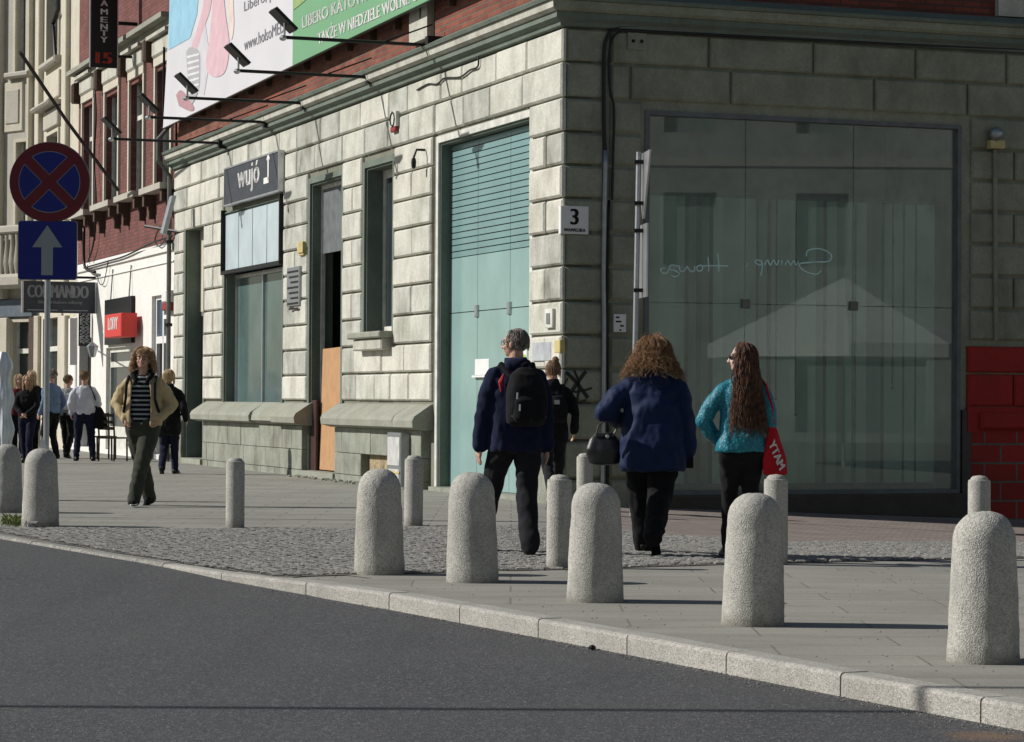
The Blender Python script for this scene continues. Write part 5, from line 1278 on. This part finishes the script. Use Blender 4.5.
def jacket(t, J, mat, rings, arm=(.072, .058, .048), collar=.085, vox=.011, seed=2, a=(.007, .014), name='jacket', cuff=.0, open_=0, sleeve=1.0, hood=None, ring=.004):
    L = J['lean']; mb = MB()
    if not open_:
        mb.loft([(z, rx, ry, (q[0] if q else 0), (z-.93)*L+(q[1] if len(q) > 1 else 0)) for z, rx, ry, *q in rings])
    else:                                   # shell open at the front by the angle open_
        n = 30; outer = []; inner = []; 
        for z, rx, ry, *q in rings:
            ro = []; ri = []
            for k in range(n+1):
                an = math.pi/2+R(open_)+(2*math.pi-2*R(open_))*k/n; d = Vector((math.cos(an), math.sin(an), 0)); c = Vector((0, (z-.93)*L, z))
                ro.append(c+Vector((d.x*rx, d.y*ry, 0))); ri.append(c+Vector((d.x*(rx-.024), d.y*(ry-.024), 0)))
            outer.append(ro); inner.append(ri)
        m_ = n+1; vs = [v for r_ in outer for v in r_]+[v for r_ in inner for v in r_]; N = len(outer)*m_; fs = []
        for i in range(len(outer)-1):
            for k in range(n): fs += [(i*m_+k, i*m_+k+1, (i+1)*m_+k+1, (i+1)*m_+k), (N+i*m_+k, N+(i+1)*m_+k, N+(i+1)*m_+k+1, N+i*m_+k+1)]
            for k in (0, n): fs.append((i*m_+k, (i+1)*m_+k, N+(i+1)*m_+k, N+i*m_+k))
        for i in (0, len(outer)-1):
            for k in range(n): fs.append((i*m_+k, N+i*m_+k, N+i*m_+k+1, i*m_+k+1))
        mb.add(vs, fs)
    for i in (0, 1):
        sh, el, wr = J['arm%d' % i]; w2 = el+(wr-el)*sleeve; sg = (-1, 1)[i]; nk = Vector((sg*.05, (1.46-.93)*L-.012, 1.45)); mb.chain([sh+Vector((-sg*.022, 0, -.016)), sh.lerp(el, .4), el, w2], [arm[0]*.88, arm[0]*.93, arm[1], arm[2]], 14); mb.cap(nk, sh+Vector((-sg*.02, 0, -.005)), .048, arm[0]*.80, 12)
    if collar: 
        c = Vector((0, (1.46-.93)*L-.01, 0)); mb.loft([(1.40, .11, .09, 0, c.y), (1.47, collar, collar*.95, 0, c.y+.005), (1.535, collar*.90, collar*.88, 0, c.y+.012)])
    if hood: mb.ell((0, (1.45-.93)*L-.080, 1.465), hood, 16, 10); mb.ell((0, (1.45-.93)*L-.10, 1.40), (hood[0]*.7, hood[1]*.7, hood[2]), 12, 8)
    o = mb.build(name, mat, t, local=True); return remesh(o, vox, 4, folds(a[0], 24, a[1], 7, seed, ring))
def strands(t, J, mat, n, length, azr, amp, freq, r, seed, R0_=(.088, .108, .104), th=(5, 80), fall=1.0, out=.0, name='hair', cen=1.662, wet=.012, lenvar=.25, edge=None, base=True, shell=1.0, back=0):
    rr = random.Random(seed); mb = MB(); hr, hd = J['hr'], J['hd']
    if base:
        mb.ell(hd(0, -.022, cen+.004), tuple(x*shell*.985 for x in (R0_[0], R0_[1]*.93, R0_[2])), 24, 16, hr)
    for _ in range(n):
        az = R(rr.uniform(-azr, azr)); thv = R(rr.uniform(*th)); L = length*(1-lenvar*rr.random()); ds = .018; j = rr.uniform(0, wet); ph = rr.uniform(0, 6.3); ph2 = rr.uniform(0, 6.3); fq = freq*rr.uniform(.8, 1.2); am = amp*rr.uniform(.5, 1.3)
        pts = []; s_ = 0; dz = 0; drift = 0
        while s_ < L:
            d = Vector((math.sin(az), -math.cos(az), 0))
            if thv < R(98) or not pts:
                p = Vector((d.x*math.sin(thv)*(R0_[0]+j), d.y*math.sin(thv)*(R0_[1]+j), math.cos(thv)*(R0_[2]+j))); thv += ds/.1; last = p
            else:
                dz += ds*fall; drift += out*ds; p = last+d*drift+Vector((0, 0, -dz)); p.y -= back*min(dz, .12)
            g = min(1, s_/.06); w_ = Vector((-d.y, d.x, 0))*math.sin(fq*s_*6.3+ph)*am*g+d*math.cos(fq*s_*6.3+ph2)*am*g+Vector((0, 0, 1))*math.sin(fq*s_*6.3+ph2)*am*.6*g
            pts.append(hd(p.x+w_.x, p.y+w_.y-.012, cen+p.z+w_.z)); s_ += ds
        if len(pts) > 1: mb.tube(pts, [r*(1-.6*k/len(pts)) for k in range(len(pts))], 4)
    return mb.build(name, mat, t, smooth=True, local=True, fix=False)
def rbox(mb, x0, x1, y0, y1, z0, z1, r):
    for x in (x0+r, x1-r):
        for y in (y0+r, y1-r): mb.cap((x, y, z0+r), (x, y, z1-r), r, r, 8)
    mb.box(x0+r, x1-r, y0, y1, z0+r, z1-r).box(x0, x1, y0+r, y1-r, z0+r, z1-r).box(x0+r, x1-r, y0+r, y1-r, z0, z1)
def glasses(t, J, mat, dark=False):
    hd = J['hd']; mb = MB()
    for sd in (-1, 1):
        if dark: mb.ell(hd(sd*.032, .096, 1.647), (.027, .006, .020), 14, 8, J['hr'])
        mb.tube([hd(sd*.032+.026*math.cos(q*math.pi/5), .096, 1.646+.018*math.sin(q*math.pi/5)) for q in range(11)], .0022, 5)
        mb.tube([hd(sd*.058, .094, 1.652), hd(sd*.080, .03, 1.652), hd(sd*.083, -.01, 1.645)], .0025 if not dark else .005, 5)
    mb.tube([hd(-.008, .100, 1.650), hd(.008, .100, 1.650)], .0022, 5); return mb.build('glasses', mat, t, local=True)
def at(x, y, dy=0): P = ongr(x, y); P.y += dy; P.z = gz(P.x, P.y); return P

# man with the black backpack
t, J = person('grey haired man with glasses in navy jacket carrying a black backpack, walking away', at(515, 555), 1.775, R(14), [(-.20, .34, .0, 0), (.05, -.26, .03, .45)], [(-.27, .06, .84), (.245, -.02, .84)], head_yaw=48, lean=.03, bulk=1.12)
trousers(t, J, F_char, (.112, .084, .078), bulk=1.08, seed=3); shoes(t, J, M['black'], M['whitep'])
jk = jacket(t, J, F_navy, [(.80, .205, .15), (.83, .215, .155), (.95, .21, .15), (1.1, .205, .145), (1.25, .21, .145), (1.36, .205, .13), (1.43, .15, .10), (1.47, .09, .08)], (.086, .074, .062), .095, seed=5, hood=(.115, .05, .07))
mb = MB(); mb.chain([(-.125, -.100, 1.40), (-.150, -.122, 1.34), (-.150, -.130, 1.27)], [.006, .022, .008], 8); mb.build('red_lining', plain('red_lining', (.35, .01, .015), .7, obj=True), jk, local=True)
strands(t, J, H_grey, 900, .05, 125, .002, 3, .0022, 1, R0_=(.080, .100, .099), th=(30, 112), wet=.006, lenvar=.5, shell=.99)
glasses(t, J, M['black'])
bp_ = thing('backpack', 'black backpack with zip pulls worn by the grey haired man', 'backpack', t.location, None, R(14)); bp_.scale = t.scale
mb = MB(); mb.loft([(1.0, .11, .07, .03, -.20), (1.03, .15, .10, .03, -.215), (1.15, .165, .125, .03, -.225), (1.3, .155, .11, .03, -.215), (1.40, .12, .085, .03, -.20), (1.45, .06, .05, .03, -.185)], 32)
o = mb.build('pack_body', F_black, bp_, local=True); remesh(o, .009, 5, folds(.004, 20, .006, 9, 4))
mb = MB(); mb.loft([(1.03, .10, .05, .03, -.30), (1.06, .13, .07, .03, -.30), (1.2, .12, .06, .03, -.30), (1.24, .08, .04, .03, -.29)]); remesh(mb.build('front_pocket', F_black, bp_, local=True), .008, 4, folds(.004, 25, .004, 9, 8))
MB().tube([(-.03+.03, -.19, 1.43), (-.03+.03, -.20, 1.475), (.03, -.205, 1.49), (.06, -.20, 1.475), (.06, -.19, 1.43)], .009, 6).build('handle', F_black, bp_, local=True)
for sx in (-1, 1): 
    MB().chain([(.03+sx*.10, -.12, 1.38), (sx*.125, -.03, 1.478), (sx*.135, .10, 1.42), (sx*.14, .165, 1.25)], [.02, .022, .020, .016], 8).build('strap', F_black, bp_, local=True)
MB().tube([(-.075, -.345, 1.26), (-.078, -.347, 1.21)], .007, 6).build('zip_pull', M['alu'], bp_, local=True); MB().tube([(-.06, -.365, 1.17), (-.062, -.367, 1.12)], .007, 6).build('zip_pull', M['alu'], bp_, local=True)
MB().tube([(-.11, -.29, 1.08), (-.05, -.34, 1.055), (.03, -.36, 1.05), (.11, -.34, 1.055), (.17, -.29, 1.08)], .006, 5).build('piping', plain('dull_piping', (.06, .05, .04), .8, obj=True), bp_, local=True)

# woman with a bun
t, J = person('woman with fair hair in a bun and black jacket walking away beside the corner', at(552, 509), 1.66, R(4), [(-.05, -.42, .16, 1.0), (.08, .22, .0, 0)], [(-.24, .05, .86), (.27, .12, .92)], head_yaw=20, bulk=1.02, vox=.011)
trousers(t, J, F_char, (.098, .066, .055), seed=6, vox=.013); shoes(t, J, M['black'], M['whitep'])
jacket(t, J, F_black, [(.78, .185, .13), (.9, .19, .135), (1.05, .175, .125), (1.25, .185, .13), (1.36, .185, .12), (1.43, .13, .09), (1.47, .08, .07)], (.072, .058, .05), .085, seed=9, vox=.013)
strands(t, J, H_brown, 500, .12, 180, .002, 2, .0025, 3, R0_=(.083, .103, .101), th=(20, 95), wet=.006)
mb = MB(); mb.ell(J['hd'](0, -.075, 1.765), (.040, .038, .036)); rr = random.Random(4)
for k in range(60):
    a_ = rr.uniform(0, 6.3); b_ = rr.uniform(0, 3); c_ = J['hd'](0, -.075, 1.765); mb.tube([c_+Vector((math.cos(a_+q*.5)*.043*math.sin(b_+q*.1), math.sin(a_+q*.5)*.041, .04*math.cos(b_+q*.4))) for q in range(6)], .003, 4)
mb.build('hair_bun', H_brown, t, smooth=True, local=True)
bb = thing('backpack', 'small black backpack with grey badge worn by the bun haired woman', 'backpack', t.location, None, R(4)); bb.scale = t.scale
mb = MB(); mb.loft([(1.02, .09, .05, .03, -.15), (1.06, .13, .08, .03, -.17), (1.25, .13, .08, .03, -.17), (1.34, .08, .05, .03, -.15)]); remesh(mb.build('pack_body', F_black, bb, local=True), .012, 4, folds(.004, 20, .005, 9, 4))
MB().box(-.0, .06, -.262, -.25, 1.24, 1.29).build('badge', M['galv'], bb, local=True)
for sx in (-1, 1): MB().chain([(sx*.10, -.11, 1.33), (sx*.115, -.03, 1.47), (sx*.12, .09, 1.42), (sx*.125, .13, 1.25)], [.014, .016, .014, .012], 8).build('strap', F_char, bb, local=True)

# curly haired woman in the blue coat
t, J = person('heavy woman with curly auburn hair in blue raincoat walking away with a black handbag', at(652, 555), 1.70, R(-3), [(-.07, .28, .0, 0), (.015, -.36, .12, .95)], [(-.28, .15, 1.10), (.30, .02, .83)], head_yaw=-8, head_pitch=-8, lean=.05, bulk=1.35, pole_arm=((-.9, -1, -.3), None), curl=.9)
trousers(t, J, F_black, (.135, .105, .085), bulk=1.35, seed=11); shoes(t, J, M['black'])
jacket(t, J, F_blue, [(.69, .265, .20), (.72, .275, .21), (.9, .265, .205), (1.05, .250, .19), (1.2, .245, .18), (1.33, .225, .155), (1.42, .165, .115), (1.48, .09, .08)], (.098, .086, .068), .10, seed=13, a=(.007, .020), hood=(.12, .05, .06), ring=.003, name='raincoat')
strands(t, J, H_curl, 2800, .30, 155, .017, 6, .0021, 5, R0_=(.118, .120, .116), th=(3, 105), out=.50, wet=.03, lenvar=.5, fall=.8); strands(t, J, H_curl, 160, .34, 170, .034, 4, .0016, 6, R0_=(.125, .125, .122), th=(3, 105), out=.5, wet=.05, lenvar=.6, fall=.75, base=False, name='loose_curls')
sh, el, wr = J['arm0']
mat3 = Matrix.LocRotScale(t.location, Matrix.Rotation(R(-3), 3, 'Z').to_quaternion(), t.scale)
hb = thing('handbag', 'black leather handbag hanging from the forearm of the curly haired woman', 'handbag', t.location, None, R(-3)); hb.scale = t.scale
c = Vector((-.40, .06, .86)); mb = MB(); mb.loft([(.735, .10, .06, c.x, c.y), (.75, .13, .075, c.x, c.y), (.86, .155, .08, c.x, c.y), (.95, .12, .05, c.x, c.y), (1.0, .07, .02, c.x, c.y)]); remesh(mb.build('bag_body', fabric('soft_black_leather', (.010, .010, .011), .38, spec=.5), hb, local=True), .009, 5, folds(.006, 14, .008, 7, 3))
for dy in (-.04, .04): MB().tube([(c.x-.07, c.y+dy, .97), (c.x-.045, c.y+dy, 1.06), (wr.x-.02, wr.y-.03+dy*.6, wr.z+.07), (c.x+.12, c.y+dy, 1.06), (c.x+.07, c.y+dy, .97)], .009, 6).build('handle', plain('worn_strap', (.10, .09, .08), .4, obj=True), hb, local=True)
MB().ell((c.x+.03, c.y-.085, .97), (.016, .006, .016), 10, 6).build('buckle', M['alu'], hb, local=True)
wl = thing('wallet', 'dark wallet held in the right hand of the curly haired woman', 'wallet', t.location, None, R(-3)); wl.scale = t.scale
MB().cham(.215, .335, -.02, .005, .715, .80, .006).build('wallet_body', F_black, wl, local=True)
MB().cham(.225, .325, -.021, -.026, .725, .79, .004).build('flap', F_char, wl, local=True)

# long haired woman in the turquoise jacket
t, J = person('young woman with long brown hair, sunglasses and turquoise quilted jacket looking left', at(741, 562), 1.665, R(6), [(-.06, .25, .0, 0), (.07, -.12, .02, .3)], [(-.17, .17, .98), (.16, .22, 1.02)], head_yaw=72, head_pitch=2, bulk=1.0, pole_arm=((-1.0, -.6, -.1), None), skin=plain('pale_skin', (.62, .42, .35), .5, var=.08, obj=True))
trousers(t, J, F_black, (.105, .064, .048), bulk=1.0, seed=15); shoes(t, J, M['black'])
jacket(t, J, F_teal, [(.885, .205, .14), (.905, .212, .145), (1.0, .195, .138), (1.12, .175, .125), (1.25, .178, .125), (1.36, .175, .115), (1.43, .13, .09), (1.47, .08, .07)], (.072, .062, .055), .085, seed=17, sleeve=.97, hood=(.10, .05, .06))
glasses(t, J, M['black'], True)
# hair falls down the back, so it is built on an unturned head frame
J2 = dict(J); hp = J['hp']; Rr2 = Matrix.Rotation(R(12), 3, 'Z'); J2['hr'] = Rr2; J2['hd'] = lambda x, y, z: hp+Rr2 @ Vector((x, y, z-1.545))
strands(t, J2, H_long, 1800, .70, 58, .015, 2.2, .0024, 7, R0_=(.086, .108, .104), th=(25, 85), out=.16, base=False, wet=.02, lenvar=.5, back=.10)
strands(t, J, H_long, 600, .30, 100, .004, 2, .003, 8, R0_=(.087, .106, .103), th=(3, 70), out=.05, wet=.010, base=True, name='hair')
tb = thing('tote_bag', 'red cloth tote bag with white letters hanging behind the turquoise jacket', 'bag', t.location, None, R(6)); tb.scale = t.scale
def tf(u, v, z): z += .05; return Vector((.225+u*.85, -.05+u*.50-v, z))
mb = MB(); W0, W1 = .05, .115
for z, w_, th_ in ((.645, .13, .045), (.66, .15, .05), (.80, .135, .045), (.95, .085, .03), (1.04, .045, .02), (1.09, .02, .014)):
    pass
rg = [(.650, .12, .030), (.665, .135, .042), (.78, .128, .045), (.92, .09, .035), (1.03, .05, .022), (1.08, .025, .014)]
vs = []; fs = []; n = 24
for z, w_, th_ in rg:
    for k in range(n): a_ = 2*math.pi*k/n; vs.append(tf(.02+(1.05-z)*.10+w_*math.cos(a_), th_*math.sin(a_), z))
for i in range(len(rg)-1):
    for k in range(n): fs.append((i*n+k, i*n+(k+1) % n, (i+1)*n+(k+1) % n, (i+1)*n+k))
fs += [tuple(range(n))[::-1], tuple((len(rg)-1)*n+k for k in range(n))]
mb.add(vs, fs); remesh(mb.build('bag_body', F_red, tb, local=True), .008, 4, folds(.004, 18, .005, 8, 6))
MB().chain([tf(.03, .02, 1.07), Vector((.235, -.07, 1.25)), Vector((.185, -.07, 1.42)), Vector((.16, .0, 1.475)), Vector((.19, .09, 1.40)), Vector((.22, .08, 1.2)), tf(.03, -.02, 1.07)], [.010]*7, 8).build('strap', F_red, tb, local=True)
mb = MB(); text(mb, 'YTAM', tf(-.035, .060, .90), tf(.085, .060, .69), tf(.03, .060, .94), .004)
mb.build('lettering', M['whitep'], tb, local=True)

# walking man facing the camera
t, J = person('young curly haired man in tan jacket and striped sweater walking with hands in pockets', at(142, 506), 1.76, R(180-3), [(.04, .26, .0, 0), (-.03, -.26, .03, .5)], [(-.185, .06, .985), (.185, .06, .985)], head_pitch=9, lean=-.01, bulk=1.05, curl=1.3, pole_arm=((-.9, -.9, 0), (.9, -.9, 0)), hand_dir=((.25, .3, -1), (-.25, .3, -1)))
trousers(t, J, F_olive, (.118, .090, .074), bulk=1.15, seed=21, vox=.011); shoes(t, J, F_black, M['galv'])
for sd in (-1, 1):
    mb = MB(); hip, kn, ank, toe, heel, pt = J['leg%d' % ((sd+1)//2)]; q = hip.lerp(kn, .72); rbox(mb, q.x+sd*.06-.03, q.x+sd*.06+.03, q.y-.06, q.y+.06, q.z-.08, q.z+.08, .02)
    remesh(mb.build('cargo_pocket', F_olive, t, local=True), .01, 4)
jacket(t, J, F_stripe, [(.90, .168, .13), (1.0, .165, .128), (1.2, .168, .125), (1.35, .165, .115), (1.43, .12, .085), (1.465, .07, .065)], (.055, .045, .04), .0, seed=22, name='sweater', sleeve=.5, a=(.002, .005), ring=0)
jacket(t, J, F_tan, [(.90, .215, .165), (.93, .222, .17), (1.05, .218, .168), (1.2, .212, .162), (1.33, .198, .146), (1.41, .150, .112), (1.455, .10, .088)], (.080, .072, .060), .0, seed=23, open_=33, a=(.009, .018), ring=.008)
MB().chain([(-.065, .085, 1.40), (-.105, .03, 1.475), (-.085, -.07, 1.495), (0, -.095, 1.50), (.085, -.07, 1.495), (.105, .03, 1.475), (.065, .085, 1.40)], [.024, .034, .034, .034, .034, .034, .024], 10).build('fleece_collar', F_black, t, smooth=True, local=True)
for sx in (-1, 1): MB().tube([(sx*.155, .02, 1.455), (sx*.158, .125, 1.38), (sx*.165, .150, 1.2), (sx*.20, .08, 1.05)], .016, 6).build('backpack_strap', F_black, t, local=True)
strands(t, J, H_fair, 1700, .27, 112, .013, 6, .0022, 9, R0_=(.100, .110, .106), th=(3, 108), out=.18, wet=.03, lenvar=.6, fall=.7, base=False); strands(t, J, H_fair, 500, .10, 180, .006, 6, .003, 10, R0_=(.086, .106, .106), th=(3, 40), wet=.012)
glasses(t, J, plain('reddish_spectacles', (.16, .03, .03), .3, obj=True))

# blond person in black coat
t, J = person('short blond haired person in long black coat walking away by the shop wall', at(168, 474), 1.66, R(-6), [(-.08, -.10, .04, .5), (.07, .20, .0, 0)], [(-.22, .05, .88), (.29, .06, .93)], bulk=1.12, vox=.013, face=False)
trousers(t, J, F_jean, (.10, .075, .06), seed=25, vox=.014); shoes(t, J, M['black'], vox=.011)
jacket(t, J, F_black, [(.66, .21, .155), (.75, .215, .16), (1.0, .20, .15), (1.2, .20, .145), (1.35, .195, .13), (1.43, .14, .10), (1.47, .09, .08)], (.08, .068, .055), .09, seed=26, vox=.014, hood=(.12, .05, .06), name='coat')
strands(t, J, H_blond, 420, .17, 150, .005, 3, .004, 11, R0_=(.092, .108, .104), th=(3, 90), wet=.012, lenvar=.3)

# group by the far shop fronts
def far(label, x, y, h, rz, feet, hands, top_mat, leg_mat, hair, rings=None, hair_len=.15, hl=dict(), **kw):
    t, J = person(label, gnd(x, y), h, rz, feet, hands, vox=.013, **kw); b = kw.get('bulk', 1)
    trousers(t, J, leg_mat, (.105*b, .074, .060), bulk=b, seed=x, vox=.014); shoes(t, J, M['black'], vox=.012)
    jacket(t, J, top_mat, rings or [(.90, .18*b, .13*b), (1.0, .18*b, .13*b), (1.2, .175*b, .125*b), (1.35, .18*b, .12), (1.43, .13, .09), (1.465, .08, .07)], (.066*b, .055*b, .045), .0, seed=x+1, vox=.014, name='top')
    strands(t, J, hair, 260, hair_len, hl.get('az', 150), hl.get('amp', .004), 3, .005, x, R0_=(.086, .104, .102), th=(3, 85), wet=.01, lenvar=.3); return t, J
t, J = far('person in white long sleeved shirt seen from behind with a dark shoulder bag', 84, 461, 1.72, R(8), [(-.15, .02, 0, 0), (.17, -.02, 0, 0)], [(-.26, .08, .92), (.22, .20, 1.02)], F_white, F_jean, H_brown, hair_len=.07, bulk=1.12, face=False, head_yaw=-25, lean=.04)
sb_ = thing('shoulder_bag', 'dark shoulder bag hanging at the right side of the white shirted person', 'bag', t.location, None, R(8)); sb_.scale = t.scale
mb = MB(); mb.loft([(.62, .06, .05, .33, -.02), (.66, .13, .07, .33, -.02), (.85, .13, .07, .31, -.02), (1.02, .07, .04, .28, -.02), (1.15, .02, .015, .24, -.02)]); remesh(mb.build('bag_body', F_black, sb_, local=True), .013, 4, folds(.004, 14, .006, 7, 3))
MB().tube([(.25, -.03, 1.1), (.16, -.13, 1.35), (.10, -.05, 1.48), (.13, .1, 1.38), (.26, .12, 1.1)], .012, 6).build('strap', F_black, sb_, local=True)
t, J = far('person in grey sweater with pale drawstring bag on the back, left of the white shirt', 67, 458, 1.66, R(-20), [(-.14, .20, 0, 0), (.12, -.22, 0.03, .5)], [(-.25, .10, .90), (.24, .08, .90)], F_grey, F_black, H_brown, hair_len=.07, bulk=1.0, face=False, head_yaw=-35, lean=.05)
db = thing('drawstring_bag', 'pale grey drawstring bag on the back of the grey sweatered person', 'bag', t.location); db.scale = t.scale
mb = MB(); mb.loft([(1.02, .08, .03, .03, -.14), (1.06, .13, .06, .03, -.16), (1.25, .13, .06, .03, -.16), (1.36, .06, .03, .03, -.13)]); remesh(mb.build('bag_body', F_white, db, local=True), .012, 4, folds(.004, 20, .006, 9, 4))
for sx in (-1, 1): MB().tube([(.03+sx*.10, -.11, 1.05), (sx*.125, -.115, 1.3), (sx*.11, .0, 1.48), (sx*.12, .12, 1.35)], .008, 6).build('cord', F_white, db, local=True)
far('person in pale blue shirt mostly hidden by the traffic sign pole', 51, 459, 1.76, R(50), [(-.08, .05, 0, 0), (.10, -.05, 0, 0)], [(-.24, .06, .90), (.25, .06, .90)], F_lblue, F_black, H_grey, hair_len=.06, face=False, head_yaw=50)
far('woman with long fair brown hair in dark jacket, hands clasped, walking towards the camera', 27, 463, 1.62, R(176), [(-.07, .12, 0, 0), (.07, -.12, 0, 0)], [(-.05, .24, .98), (.05, .24, .98)], F_black, F_jean, H_fair, hair_len=.36, hl=dict(az=140, amp=.008), pole_arm=((-1, -.3, -.2), (1, -.3, -.2)))
far('blond woman in dark jacket looking over the shoulder of the dark haired one', 31, 458, 1.74, R(184), [(-.07, -.1, 0, 0), (.07, .1, 0, 0)], [(-.24, .05, .90), (.24, .05, .90)], F_char, F_black, H_blond, hair_len=.30, hl=dict(az=140, amp=.008))
far('person in dark red top at the far left behind the two women', 18, 458, 1.66, R(190), [(-.07, -.1, 0, 0), (.07, .1, 0, 0)], [(-.24, .05, .90), (.24, .05, .90)], fabric('dark_red_top', (.10, .012, .015)), F_black, H_blond, hair_len=.25, hl=dict(az=140, amp=.008))
